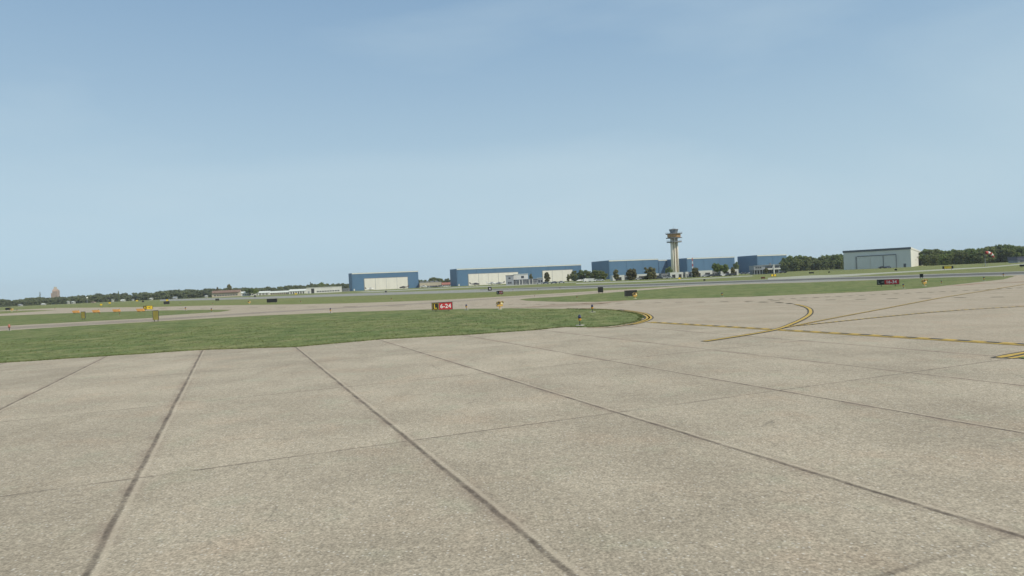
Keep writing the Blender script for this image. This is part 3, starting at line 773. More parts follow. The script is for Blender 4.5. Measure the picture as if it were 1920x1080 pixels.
MB().box(Lg + .101, Lg + .14, Wg * .40, Wg * .46, 6.2, 7.6).box(Lg + .101, Lg + .13, Wg * .30, Wg * .33, 4.2, 5.2).box(Lg + .101, Lg + .13, Wg * .55, Wg * .58, 4.2, 5.4).build('vent', M_gap, e)
MB().box(Lg - 4.2, Lg - 2.8, -.06, -.003, .02, 2.4).build('side_door', M_slate, e)

# left side: sheds, far tower, little houses
e, L, h = shed('barracks', 'long beige building with a brown roof at the foot of the left tree line', 397.5, 449.5, 800, 545.5, 14, M_beige, M_brownroof, R(12), 2.6)
windows(e, 2, L - 2, 9, 0, 1.2, 2.6)
MB().box(1, L - 1, -1.2, -.003, h - .55, h - .25).build('awning', M_brownroof, e)
e, L, h = shed('shed', 'leftmost of the pale low sheds, right of the beige barracks', 452, 478, 760, 547, 10, M_whitewall, M_roofp, R(10), 1.6); windows(e, 1, L - 1, 5, 0, .8, 2)
e, L, h = shed('shed', 'pale grey shed in the middle of the low shed row', 483, 505, 730, 546.5, 12, M_whitewall, M_roofp, R(10), 1.8); windows(e, 1, L - 1, 3, 0, .05, 2.6, 'bay_door', .3, M_gap)
e, L, h = shed('shed', 'long low beige shed with many small doors', 506, 541, 720, 546.4, 12, M_beige, M_roofp, R(10), 1.7); windows(e, 1, L - 1, 8, 0, .05, 2.2, 'bay_door', .55, M_dark)
e, L, h = shed('shed', 'white shed at the right end of the row, left of the white long shed', 542, 573, 715, 543, 14, M_whitewall, M_roofp, R(10), 1.9); windows(e, 1, L - 1, 6, 0, .05, 2.2, 'bay_door', .5, M_dark)
A = far(583.5, 640); e = empty('long_shed', A, R(14), 'white long shed with a dark doorway near its left end, left of the hangars', 'building')
Ls = cross_line(A, Vector((math.cos(R(14)), math.sin(R(14)))), 641)
MB().box(-4.2, Ls, 0, 12, 0, 5.3).build('wall', M_whitewall, e); MB().box(-4.5, Ls + .3, -.3, 12.3, 5.302, 5.6).build('roof', M_roofp, e)
MB().box(.1, 2.9, -.08, -.003, .02, 4.5).build('doorway', M_dark, e)
windows(e, 5, Ls - 2, 9, 0, 1.0, 2.0); MB().box(-3, -1.4, -.06, -.003, 0, 2.2).build('side_door', M_greywall, e)
e, L, h = shed('workshop', 'beige flat-roofed workshop between the two left blue hangars', 787, 828, 800, 529.6, 16, M_beige, M_greywall, R(8)); windows(e, 1, L - 1, 7, 0, .6, 2.0)
for x, wd in ((1, 8), (12, 6), (20, 8), (30, 6)): MB().box(x * L / 42, (x + wd) * L / 42, 3, 6, h + .002, h + 1.1).build('roof_unit', M_midgrey, e)
e, L, h = shed('house', 'red roofed low house left of the long blue hangar', 829, 846, 810, 530, 10, M_whitewall, M_redroof, R(8), 2.6); windows(e, .8, L - .8, 4, 0, .8, 1.8)
e, L, h = shed('cabin', 'small grey cabin between the white long shed and the leftmost hangar', 642, 655, 700, 541, 6, M_midgrey, M_greywall, R(10)); windows(e, .6, L - .6, 3, 0, 1, 2)
# far tan tower
A = far(99, 1500); e = empty('tower_block', A, R(18), 'tan high-rise with a stepped top rising over the far left tree line', 'building')
def obox(x0, x1, y0, y1, z0, z1): return MB().box(x0, x1, y0, y1, z0, z1)
obox(0, 10.5, 0, 14, 0, 29).build('wall', M_tan, e)
mb = MB(); mb.loft([[(0, 0, 29.002), (10.5, 0, 29.002), (10.5, 14, 29.002), (0, 14, 29.002)], [(2.2, 2.5, 33.5), (7.2, 2.5, 33.5), (7.2, 11, 33.5), (2.2, 11, 33.5)]]); mb.build('roof', M_tan, e)
obox(2.6, 6.6, 3, 10, 33.502, 37.5).build('penthouse', M_beige, e)
obox(-3.4, -.003, 2, 12, 0, 24).build('wing', M_tan, e)
for k in range(6): windows(e, .8, 9.7, 4, 0, 4 + k * 4.1, 6.0 + k * 4.1, gap=.5)
M_hut = paint('hut_wall', (.40, .40, .36), .8, .1, .6)
# little houses along the left tree line
for px, D, ytop, wpx, wall, roof, lab in (
    (34, 780, 568.5, 6, M_whitewall, M_greywall, 'tiny pale hut at the far left tree line, left of the tan high-rise'),
    (77, 800, 567.6, 7, M_whitewall, M_roofp, 'pale hut below the thin pointed tree'),
    (125.5, 800, 561.8, 2.6, M_whitewall, M_roofp, 'narrow white hut right of the tan high-rise'),
    (134, 800, 563, 5, M_whitewall, M_roofp, 'white gabled hut right of the narrow one'),
    (171, 800, 564.6, 7, M_beige, M_brownroof, 'pinkish low hut beside the white round tank'),
    (209, 800, 559.4, 2.4, M_whitewall, M_roofp, 'slim white hut left of the pointed tall tree'),
    (226, 760, 560, 8, M_whitewall, M_roofp, 'pale hut right under the pointed tall tree'),
    (247, 820, 559, 2.4, M_whitewall, M_greywall, 'slim pale hut above the orange barricades'),
    (280.5, 800, 556.6, 5, M_whitewall, M_roofp, 'bright white hut above the yellow arrow sign'),
    (324, 800, 554.4, 8, M_whitewall, M_greywall, 'grey-roofed white hut left of the barracks'),
    (384, 800, 552.4, 5, M_whitewall, M_roofp, 'small white hut next to the barracks\' left end')):
    dd = D; ytop = ytop + .35 * (hz(px) + H * F / D - ytop); wpx *= .8; wall = M_hut if wall is M_whitewall else wall
    e, L, h = shed('hut', lab, px, px + wpx, dd, ytop, 5, wall, roof, R(8), min(1.2, metres(wpx, dd) * .25), 'hut')
    windows(e, .3, L - .3, max(1, int(L / 2)), 0, .8, max(1.2, h * .6))
A = far(163.5, 780); e = empty('water_tank', A, 0, 'white round tank on a thin post before the left trees', 'tank')
MB().cyl((0, 0, 0), (0, 0, 5.4), .25, .2, 8).build('post', M_greywall, e); MB().ball((0, 0, 6.2), 1.1).build('tank', M_whitewall, e, True)
# slate coloured building at the right edge
A = far(1908.5, 380); e = empty('building', A, R(-8), 'slate blue low building at the right edge beyond the pale taxiway', 'building')
MB().box(0, 22, 0, 9, 0, 1.4).build('wall', M_greywall, e); MB().box(-.3, 22.3, -.3, 9.3, 1.402, 3.2).build('upper_wall', M_purple, e)
MB().box(-.5, 22.5, -.5, 9.5, 3.202, 3.5).build('roof', M_slate, e); windows(e, 1, 20, 8, 0, .4, 1.1)

# ---------------------------------------------------------------- control tower
D = 600; A = far(1267.5, D)
e = empty('control_tower', A, R(10), 'tall pale control tower with an ochre deck and dark glass cab', 'tower')
K = D / F
base_y = hz(1267) + H * F / D
z = lambda y: (base_y - y) * K
for x0, x1, y0 in ((-3.9, -1.3, -2.0), (.85, 3.1, -2.0)):
    mb = MB(); cx, w2 = (x0 + x1) / 2, (x1 - x0) / 2
    mb.loft([[(cx + w2 * q * math.cos(t), y0 + 2 + 2.1 * q * math.sin(t), zz) for t in [2 * math.pi * i / 14 for i in range(14)]] for zz, q in ((0, 1.0), (z(470), .9), (z(446.5), .86))])
    mb.build('shaft', M_conc, e, True)
MB().box(-1.27, -.25, -2.5, 1.3, 0, z(446.5)).build('pilaster', M_conc, e)
MB().box(-.24, 1.0, -.9, 1.3, 0, z(446.5)).build('core', paint('tower_recess', (.27, .19, .13), .8, .1), e)
# lower maintenance ring
ring = MB()
def disc(mb, r0, r1, z0, z1, n=24, cy=0, cx=-.3):
    mb.loft([[(cx + r * math.cos(2 * math.pi * i / n), cy + r * math.sin(2 * math.pi * i / n), zz) for i in range(n)] for r, zz in ((r0, z0), (r1, z1))])
    return mb
disc(ring, 6.6, 6.6, z(454.6), z(452.8)); ring.build('lower_gallery', M_midgrey, e)
rl = MB()
for i in range(20):
    t = 2 * math.pi * i / 20; rl.cyl((-.3 + 6.5 * math.cos(t), 6.5 * math.sin(t), z(452.8)), (-.3 + 6.5 * math.cos(t), 6.5 * math.sin(t), z(450.8)), .05, .05, 5)
for i in range(24):
    t, t2 = 2 * math.pi * i / 24, 2 * math.pi * (i + 1) / 24
    rl.cyl((-.3 + 6.5 * math.cos(t), 6.5 * math.sin(t), z(450.8)), (-.3 + 6.5 * math.cos(t2), 6.5 * math.sin(t2), z(450.8)), .06, .06, 5)
rl.build('railing', M_greywall, e)
# ochre deck: octagonal drum
deck = MB(); disc(deck, 5.2, 6.2, z(446.4), z(444.6), 8); disc(deck, 6.2, 6.2, z(444.6) + .002, z(439), 8); deck.build('deck', M_ochre, e)
fl = MB(); disc(fl, 7.6, 7.6, z(446.6), z(445.6), 8); disc(fl, 7.7, 7.7, z(439) + .002, z(437.8), 8); fl.build('deck_ledge', M_midgrey, e)
rl = MB()
for i in range(16):
    t, t2 = 2 * math.pi * i / 16, 2 * math.pi * (i + 1) / 16
    rl.cyl((-.3 + 7.5 * math.cos(t), 7.5 * math.sin(t), z(437.8)), (-.3 + 7.5 * math.cos(t), 7.5 * math.sin(t), z(435.8)), .06, .06, 5)
    rl.cyl((-.3 + 7.5 * math.cos(t), 7.5 * math.sin(t), z(435.8)), (-.3 + 7.5 * math.cos(t2), 7.5 * math.sin(t2), z(435.8)), .06, .06, 5)
rl.build('railing', M_greywall, e)
neck = MB(); disc(neck, 3.6, 3.4, z(437.8) + .002, z(435.2), 8); neck.build('neck', M_slate, e)
cab = MB(); disc(cab, 3.4, 4.1, z(435.2) + .002, z(430.9), 8); cabo = cab.build('cab', paint('cab_glass', (.16, .19, .22), .15, .08), e)
mu = MB()
for i in range(8):
    t = 2 * math.pi * i / 8
    mu.cyl((-.3 + 3.42 * math.cos(t), 3.42 * math.sin(t), z(435.2)), (-.3 + 4.14 * math.cos(t), 4.14 * math.sin(t), z(430.9)), .12, .12, 6)
mu.build('mullion', M_greywall, cabo)
rf = MB(); disc(rf, 4.4, 4.3, z(430.9) + .002, z(429.8), 8); disc(rf, 2, 1.6, z(429.8) + .002, z(428.8), 8); rf.build('roof', M_midgrey, e)
MB().cyl((-.3, 0, z(428.8)), (-.3, 0, z(422.5)), .07, .04, 6).cyl((1.4, .5, z(429.8)), (1.4, .5, z(427.4)), .05, .05, 6).build('antenna', M_midgrey, e)

# red and white mast
D = 425; A = far(1299.5, D); e = empty('mast', A, 0, 'red and white banded lattice mast right of the control tower', 'mast')
M_red = paint('signal_red', (.45, .06, .05), .6, .12); M_white = paint('signal_white', (.72, .70, .66), .6, .08)
mh = metres(hz(1299) + H * F / D - 484.6, D)
for k in range(7):
    mb = MB(); z0, z1 = mh * k / 7, mh * (k + 1) / 7; r0, r1 = .55 - .045 * k, .55 - .045 * (k + 1)
    for i in range(4):
        t = math.pi / 4 + i * math.pi / 2; t2 = t + math.pi / 2
        a0, a1 = (r0 * math.cos(t), r0 * math.sin(t), z0), (r1 * math.cos(t), r1 * math.sin(t), z1)
        mb.cyl(a0, a1, .07, .07, 5); mb.cyl(a0, (r1 * math.cos(t2), r1 * math.sin(t2), z1), .04, .04, 4)
        mb.cyl(a1, (r1 * math.cos(t2), r1 * math.sin(t2), z1), .045, .045, 4)
    mb.build('mast_section', M_red if k % 2 == 0 else M_white, e)
MB().ball((0, 0, mh + .2), .3, 8, 5).build('obstruction_light', M_red, e)

# windsock
D = 262; A = far(1847.5, D); e = empty('windsock', A, 0, 'red and white striped windsock on a pole before the right wood', 'windsock')
k = D / F; topz = metres(hz(1847.5) + H * F / D - 473.5, D)
mb = MB().cyl((0, 0, 0), (.0, 0, topz), .07, .05, 8)
for t in (0, 2.1, 4.2): mb.cyl((1.1 * math.cos(t), 1.1 * math.sin(t), 0), (0, 0, 2.2), .04, .04, 5)
mb.build('pole', M_greywall, e)
path = []
for i in range(16):
    t = i / 15; ang = R(15) - R(95) * t ** .9
    path.append((t, ang))
x, zz = .35, topz - .2; rings = []
for i, (t, ang) in enumerate(path):
    r = .62 - .26 * t; dx, dz = math.cos(ang), math.sin(ang)
    rings.append([(x + r * math.cos(a) * -dz, r * math.sin(a), zz + r * math.cos(a) * dx) for a in [2 * math.pi * j / 12 for j in range(12)]])
    x += dx * .255; zz += dz * .255
for b in range(5):
    MB().loft(rings[b * 3:b * 3 + 4], cap=False).build('sock_band', M_red if b % 2 == 0 else M_white, e, True)
MB().cyl((0, 0, topz - .2), (.35, 0, topz - .2), .05, .05, 6).build('swivel_arm', M_midgrey, e)

# ---------------------------------------------------------------- airfield signs
M_sblack = paint('sign_black', (.030, .030, .028), .5, .1, 3)
M_sred = paint('sign_red', (.52, .040, .045), .45, .06, 3)
M_syel = paint('sign_yellow', (.74, .52, .035), .45, .06, 3)
M_swhite = paint('sign_white', (.80, .78, .76), .5, .04, 3)
M_frame = paint('sign_frame', (.09, .085, .07), .5, .1, 3)
M_leg = paint('sign_leg', (.14, .13, .10), .6, .1)
M_orange = paint('hazard_orange', (.64, .31, .085), .5, .08, 2)
M_housing = paint('housing_yellow', (.62, .38, .09), .5, .08, 3)
M_lens = paint('lamp_lens', (.85, .74, .42), .25, .05)
M_lensd = paint('dark_lens', (.16, .15, .12), .2, .05)
FONT_CACHE = {}
def text_mesh(txt):
    if txt in FONT_CACHE: return FONT_CACHE[txt]
    cu = bpy.data.curves.new('lettering', 'FONT'); cu.body = txt; cu.size = 1; cu.offset = .018
    cu.resolution_u = 3
    o = bpy.data.objects.new('lettering', cu); COL.objects.link(o)
    dg = bpy.context.evaluated_depsgraph_get(); me = bpy.data.meshes.new_from_object(o.evaluated_get(dg))
    bpy.data.objects.remove(o)
    xs = [v.co.x for v in me.vertices]; ys = [v.co.y for v in me.vertices]
    FONT_CACHE[txt] = [(v.co.x, v.co.y) for v in me.vertices], [tuple(p.vertices) for p in me.polygons], (min(xs), max(xs), min(ys), max(ys))
    return FONT_CACHE[txt]
def lettering(txt, cx, cz, hgt, maxw, y, mat, parent):
    vs, fs, (x0, x1, y0, y1) = text_mesh(txt)
    sy = hgt / (y1 - y0); sx = min(sy * 1.05, maxw / (x1 - x0))
    mb = MB(); mb.v = [(cx + (a - (x0 + x1) / 2) * sx, y, cz + (b - (y0 + y1) / 2) * sy) for a, b in vs]; mb.f = list(fs)
    return mb.build('lettering', mat, parent)
def sign(label, px0, px1, ytop, ybot, ybase, panels, yaw=None, depth=.16, name='airfield_sign', legs=2, cat='sign', group=None):
    """panels: (fraction of the width, material, text, text material, border)"""
    pc = (px0 + px1) / 2; A = gp(pc, ybase); D = A.y; k = D / F
    if yaw is None: yaw = -math.atan2(A.x, A.y)
    W = (px1 - px0) * k / max(.35, math.cos(yaw) - A.x / D * math.sin(yaw)); hgt = (ybot - ytop) * k; z0 = max(.05, (ybase - ybot) * k)
    e = empty(name, A, yaw, label, cat, group)
    x = -W / 2; tot = sum(p[0] for p in panels)
    for fr, mat, txt, tm, border in panels:
        wd = W * fr / tot
        b = MB().box(x + .012, x + wd - .012, -depth / 2, depth / 2, z0 + .02, z0 + hgt - .02).build('panel', mat, e)
        if border:
            q = .018 * hgt / .67; m_ = .05 * hgt / .67; xa, xb, za, zb = x + m_, x + wd - m_, z0 + m_, z0 + hgt - m_; y0, y1 = -depth / 2 - .006, -depth / 2 - .002
            MB().box(xa, xb, y0, y1, za, za + q).box(xa, xb, y0, y1, zb - q, zb).box(xa, xa + q, y0, y1, za + q, zb - q).box(xb - q, xb, y0, y1, za + q, zb - q).build('border', border, b)
        if txt: lettering(txt, x + wd / 2, z0 + hgt / 2, hgt * .58, wd * .82, -depth / 2 - .004, tm, b)
        x += wd
    fr = MB(); d2 = depth / 2 + .02
    fr.box(-W / 2 - .03, W / 2 + .03, -d2, d2, z0 + hgt - .018, z0 + hgt + .02).box(-W / 2 - .03, W / 2 + .03, -d2, d2, z0 - .02, z0 + .018)
    fr.box(-W / 2 - .03, -W / 2 + .01, -d2, d2, z0 + .019, z0 + hgt - .019).box(W / 2 - .01, W / 2 + .03, -d2, d2, z0 + .019, z0 + hgt - .019)
    fr.build('frame', M_frame, e)
    for i in range(legs):
        lx = -W * .32 + W * .64 * (i / max(1, legs - 1)) if legs > 1 else 0
        l = MB().cyl((lx, 0, 0), (lx, 0, z0 - .02), .03, .03, 8).cyl((lx, 0, 0), (lx, 0, .03), .09, .09, 10); l.build('leg', M_leg, e)
    return e
B_, Rd, Yl, Wh = M_sblack, M_sred, M_syel, M_swhite
sign('bright red sign reading 6-24 with a black L panel, on the near grass', 810.5, 848.5, 567, 580.8, 584, [(.34, B_, 'L', Yl, Yl), (.66, Rd, '6-24', Wh, None)], R(9))
sign('dark red 16-34 sign with a black panel, in the right hand grass', 1645, 1686, 524, 533.4, 537, [(.34, B_, 'L <', paint('faded_letter', (.30, .30, .26)), None), (.66, Rd, '16-34', Wh, None)], R(-38))
sign('wide blank dark sign back behind a yellow guard light in the middle grass', 1172, 1194, 544.5, 555, 557.5, [(.5, B_, None, None, None), (.5, B_, None, None, None)], R(8))
sign('square black sign back at the far edge of the middle grass', 1121.5, 1131, 538.4, 548, 550, [(1, B_, None, None, None)])
sign('small dark red sign with pale lettering beyond the taxiway, left of the middle', 932, 943, 545.4, 551.4, 553.4, [(.42, B_, 'L', Wh, None), (.58, Rd, '6-24', Wh, None)], R(-38))
sign('black square sign with a white figure before the long hangar', 915.3, 921.8, 538, 544.8, 546.4, [(1, B_, '4', Wh, None)], legs=2)
sign('small black square sign beside the far yellow guard light on the right', 1725, 1731, 513.6, 520, 522.4, [(1, B_, None, None, None)])
sign('yellow sign with black end panels before the right wood', 1767.5, 1787.5, 499, 504, 506, [(.16, B_, None, None, None), (.68, Yl, None, None, None), (.16, B_, None, None, None)], R(-50))
sign('long black sign cut by the right edge of the view', 1912, 1932, 496, 499.4, 501.5, [(.5, B_, None, None, None), (.5, B_, None, None, None)])
sign('tiny black sign before the grey hangar', 1677.6, 1682, 504, 507, 508.4, [(1, B_, None, None, None)])
sign('low black sign before the wood left of the grey hangar', 1517, 1526, 510, 512.6, 514, [(.5, B_, None, None, None), (.5, B_, None, None, None)])
sign('smallest black sign before the wood left of the grey hangar', 1553, 1556.4, 509, 511, 512.4, [(1, B_, None, None, None)])
sign('bright yellow double sign before the grey two storey office', 1446, 1455, 514.2, 518, 519.6, [(.42, Yl, None, None, None), (.16, B_, None, None, None), (.42, Yl, None, None, None)], R(20))
sign('small dull red sign left of the yellow double sign', 1427, 1434.5, 519.4, 522.2, 524, [(1, paint('dull_red', (.24, .07, .05)), None, None, None)])
sign('small yellow sign at the foot of the control tower', 1272, 1276, 520.4, 523.2, 525, [(1, Yl, None, None, None)], R(20))
sign('tiny black sign on the verge right of the red and white mast', 1319, 1322.6, 523.6, 526, 527.6, [(1, B_, None, None, None)])
sign('tiny black sign before the door of the leftmost hangar', 721.8, 725.4, 545.4, 548, 549.6, [(1, B_, None, None, None)])
sign('yellow sign with a dark arrow and a black letter panel on the left taxiway', 269, 286.5, 573.2, 580.2, 582.4, [(.36, B_, 'A', Yl, Yl), (.64, Yl, '<', paint('arrow_dark', (.28, .18, .03)), None)], R(14))
sign('large black double sign back right of the middle left grass', 501, 519.6, 560.2, 566.8, 569.2, [(.7, B_, None, None, None), (.3, B_, None, None, None)], R(-8))
sign('black sign back with a small yellow marker behind it, left grass', 307, 318, 565, 570.2, 572, [(1, B_, None, None, None)])
sign('black sign back below the beige barracks', 404, 411, 560, 563.6, 565.2, [(.6, B_, None, None, None), (.4, B_, None, None, None)])
sign('little black sign above the yellow arrow sign', 266, 270.4, 563.8, 566.4, 568, [(1, B_, None, None, None)])
sign('little black sign below the dark tree left of the low sheds', 476.4, 480, 553.6, 556.6, 558.4, [(1, B_, None, None, None)])
sign('dark sign left of a yellow guard light at the left edge', 10.6, 20, 577.2, 581, 583.6, [(1, B_, None, None, None)], R(-6))
for px, yt, yb, yg, lab in ((190, 569.6, 572.8, 574.4, 'lowest of the three small yellow signs left of the arrow sign'), (206, 566.6, 569.2, 570.8, 'middle of the three small yellow signs left of the arrow sign'),
                            (257, 562.6, 565, 566.8, 'farthest small yellow sign below the slim pale hut'), (313.6, 561.4, 564.4, 566, 'small yellow sign showing above the black sign back'),
                            (555, 549.8, 552, 553.8, 'small yellow sign before the white shed')):
    sign(lab, px - 2.2, px + 2.2, yt, yb, yg, [(1, Yl, None, None, None)], R(20))
# signs seen from the end: olive faces between dark frames
M_olive = paint('olive_face', (.235, .20, .045), .6, .18, 3)
def end_on(label, px0, px1, ytop, ybot, ybase):
    pc = (px0 + px1) / 2; A = gp(pc, ybase); k = A.y / F; W = (px1 - px0) * k; z0 = (ybase - ybot) * k; hgt = (ybot - ytop) * k
    e = empty('airfield_sign', A, R(30), label, 'sign')
    a = MB().box(-W * .40, W * .26, -.13, .12, z0, z0 + hgt).build('panel', M_olive, e)
    MB().box(-W * .44, W * .30, -.15, .14, z0 + hgt + .002, z0 + hgt + .05).box(-W * .46, -W * .402, -.15, .14, z0, z0 + hgt).box(W * .262, W * .34, -.15, .9, z0, z0 + hgt).build('frame', M_frame, e)
    for x in (-W * .25, W * .2): MB().cyl((x, 0, 0), (x, 0, z0 - .002), .035, .035, 8).build('leg', M_leg, e)
    return e
end_on('upright olive sign nearest the left taxiway, seen from its end', 287, 300, 582.6, 599.6, 603.4)
end_on('smaller upright olive sign between the first two orange barricades', 152.6, 161.4, 584.8, 596.4, 600)
# orange barricades
def barricade(px, ybase):
    pass
A0 = None
kids = {}
for i, (px, yb, lab) in enumerate(((142.4, 587.4, 'orange barricade farthest left in the row on the left taxiway'), (180, 586.6, 'orange barricade with an edge light at its right corner'),
                                   (218.6, 585.4, 'orange barricade third from the left in the taxiway row'), (263.6, 584.6, 'orange barricade just below the yellow arrow sign'))):
    A = gp(px, yb)
    if i == 0:
        b0 = empty('barricade', A, R(-4), lab, 'barricade', 'orange barricades across the left taxiway')
        mb = MB(); mb.add([(-.50, -.22, .10), (.74, -.22, .10), (.68, -.10, .58), (-.84, -.10, .58), (-.50, .22, .10), (.74, .22, .10), (.68, .10, .58), (-.84, .10, .58)],
                          [(0, 1, 2, 3), (5, 4, 7, 6), (0, 3, 7, 4), (1, 5, 6, 2), (3, 2, 6, 7), (0, 4, 5, 1)])
        mb.build('board', M_orange, b0, bevel=.015)
        MB().box(-.48, -.30, -.3, .3, 0, .098).box(.5, .68, -.3, .3, 0, .098).build('foot', M_frame, b0)
        MB().cyl((.6, 0, .582), (.6, 0, .70), .05, .06, 8).build('beacon', M_lensd, b0)
        kids = {b0: children(b0)}
    else:
        c = copy_tree(b0, kids=kids); c.location = (A.x, A.y, 0); c['label'] = lab
# runway guard lights: a pair of hooded lamps in a yellow housing on a post
def guard_proto(A, yaw, lab, sc):
    e = empty('guard_light', A, yaw, lab, 'guard light', 'yellow runway guard lights')
    MB().cyl((0, 0, .0), (0, 0, .035), .16, .16, 14).build('base_plate', M_whitewall, e)
    MB().cyl((0, 0, .035), (0, 0, .22), .035, .035, 8).cyl((0, 0, .10), (0, 0, .14), .05, .05, 8).build('post', M_housing, e)
    MB().box(-.24, .24, -.07, .08, .222, .34).box(-.03, .03, -.03, .03, .34, .44).build('housing', M_housing, e, bevel=.012)
    for sx in (-1, 1):
        c_ = (sx * .145, 0, .475)
        hd = MB().cyl((c_[0], -.05, c_[2]), (c_[0], .12, c_[2]), .132, .10, 18).build('lamp_head', M_housing, e)
        MB().cyl((c_[0], -.075, c_[2]), (c_[0], -.052, c_[2]), .105, .118, 18).build('lens', M_lens if sx > 0 else M_lensd, hd)  # left lens is a darker copy: its shade is put into the colour
        vz = MB(); n = 10
        ring_ = lambda y, r: [(c_[0] + r * math.cos(math.pi * i / n), y, c_[2] + r * math.sin(math.pi * i / n)) for i in range(n + 1)]
        o0, o1, i0, i1 = ring_(-.15, .134), ring_(-.052, .134), ring_(-.15, .124), ring_(-.052, .124)
        for i in range(n):
            vz.add([o0[i], o0[i + 1], o1[i + 1], o1[i], i0[i], i0[i + 1], i1[i + 1], i1[i]], [(0, 1, 2, 3), (7, 6, 5, 4), (0, 4, 5, 1), (3, 2, 6, 7)])
        vz.build('visor', M_housing, hd)
    return e
g0 = None
for px, yb, ytop, yaw, lab in ((937.4, 580, 564.4, R(28), 'yellow guard light on the near grass right of the 6-24 sign'),
                         (1190.6, 560, 548.4, R(30), 'yellow guard light before the wide dark sign back'),
                         (1733.4, 536.4, 523.6, R(25), 'yellow guard light in the right hand grass, right of the 16-34 sign'),
                         (467.6, 570, 563.8, R(25), 'yellow guard light left of the large black double sign back'),
                         (22.4, 584, 577.4, R(20), 'yellow guard light at the left edge beside a dark sign')):
    A = gp(px, yb); sc = (yb - ytop) * A.y / F / .62
    if g0 is None: g0 = guard_proto(A, yaw, lab, 1); kids = {g0: children(g0)}; [kids.setdefault(c, children(c)) for c in kids[g0]]; c = g0
    else: c = copy_tree(g0, kids=kids); c.location = (A.x, A.y, 0); c['label'] = lab
    c.scale = (sc, sc, sc); c.rotation_euler = (0, 0, yaw)
# taxiway edge lights: pad, stem, orange collar, dark blue lens
M_pad = paint('pad_concrete', (.48, .46, .40), .9, .1, 6); M_stem = paint('light_stem', (.055, .058, .06), .6, .1)
M_collar = paint('collar_orange', (.62, .30, .04), .5, .1, 6); M_bluelens = paint('blue_lens', (.035, .04, .09), .2, .1)
M_redlens = paint('red_lens', (.42, .15, .10), .35, .1)
e0 = None
for px, yb, ytop, lab in (
    (1087.4, 610.6, 590, 'nearest taxiway edge light, on a pale pad by the apron edge'),
    (1110.8, 585.6, 570.8, 'taxiway edge light with a pale pad at the far side of the near grass tip'),
    (874.6, 581.4, 570.4, 'edge light between the 6-24 sign and the yellow guard light'),
    (619.8, 587.2, 577.4, 'edge light on the near grass edge left of the 6-24 sign'),
    (396.6, 585.4, 577.6, 'edge light at the right tip of the left grass strip'),
    (348, 582.6, 575.4, 'edge light on the taxiway edge right of the yellow arrow sign'),
    (1354, 556.8, 548.4, 'edge light in the middle of the right hand grass'),
    (1693.8, 541, 532, 'edge light right beside the 16-34 sign'),
    (1765.4, 532.8, 526, 'edge light right of the far yellow guard light'),
    (1845, 526.4, 518.8, 'edge light near the right tip of the grass'),
    (1881.4, 519.4, 511.8, 'edge light against the runway at the right'),
    (734, 563.4, 558.4, 'edge light in the grass below the leftmost hangar door'),
    (563.8, 568, 563.4, 'edge light right of the large black double sign back'),
    (1002.6, 557, 553.4, 'edge light on the taxiway at the left tip of the middle grass'),
    (1082, 560.4, 554.4, 'edge light in the left part of the middle grass'),
    (399, 571.4, 567.4, 'edge light in the grass below the barracks'),
    (338, 571, 567.4, 'edge light in the grass right of the black sign back'),
    (103.4, 581, 576.8, 'edge light on the far left taxiway'),
    (224.4, 591.6, 586.4, 'edge light under the third orange barricade'),
    (187.4, 591, 586.6, 'edge light under the second orange barricade'),
    (32, 584.4, 580.4, 'edge light right of the guard light at the left edge'),
    (962, 546, 542.6, 'runway light at the edge right of the small dark red sign'),
    (1008, 544.8, 541.4, 'runway light below the grey office'),
    (1050, 542.6, 538.6, 'runway light below the pale right door of the long hangar'),
    (1846, 500.6, 497.8, 'small marker light at the foot of the windsock')):
    A = gp(px, yb); sc = (yb - ytop) * A.y / F / .58
    if e0 is None:
        e0 = empty('edge_light', A, R(20), lab, 'edge light', 'edge lights along the taxiways')
        MB().cyl((0, 0, -.03), (0, 0, .03), .25, .24, 24).build('pad', M_pad, e0)
        MB().cyl((0, 0, .03), (0, 0, .26), .022, .022, 10).cyl((0, 0, .03), (0, 0, .07), .06, .05, 12).build('stem', M_stem, e0)
        MB().cyl((0, 0, .26), (0, 0, .29), .05, .085, 14).cyl((0, 0, .29), (0, 0, .38), .085, .085, 14).build('collar', M_collar, e0)
        MB().cyl((0, 0, .382), (0, 0, .50), .075, .078, 16).ball((0, 0, .50), .078, 16, 8).build('lens', M_bluelens, e0, True)
        kids = {e0: children(e0)}; c = e0
    else:
        c = copy_tree(e0, kids=kids); c.location = (A.x, A.y, 0); c['label'] = lab
    c.scale = (min(sc, 2.2),) * 2 + (sc,)
A = gp(17.6, 620.4); e = empty('edge_light', A, 0, 'red-topped marker light on the near left taxiway edge', 'edge light')
MB().cyl((0, 0, 0), (0, 0, .03), .16, .16, 16).build('pad', M_pad, e); MB().cyl((0, 0, .03), (0, 0, .30), .035, .035, 8).build('stem', M_stem, e)
MB().cyl((0, 0, .302), (0, 0, .52), .09, .10, 12).ball((0, 0, .53), .1, 12, 6).build('lens', M_redlens, e, True)

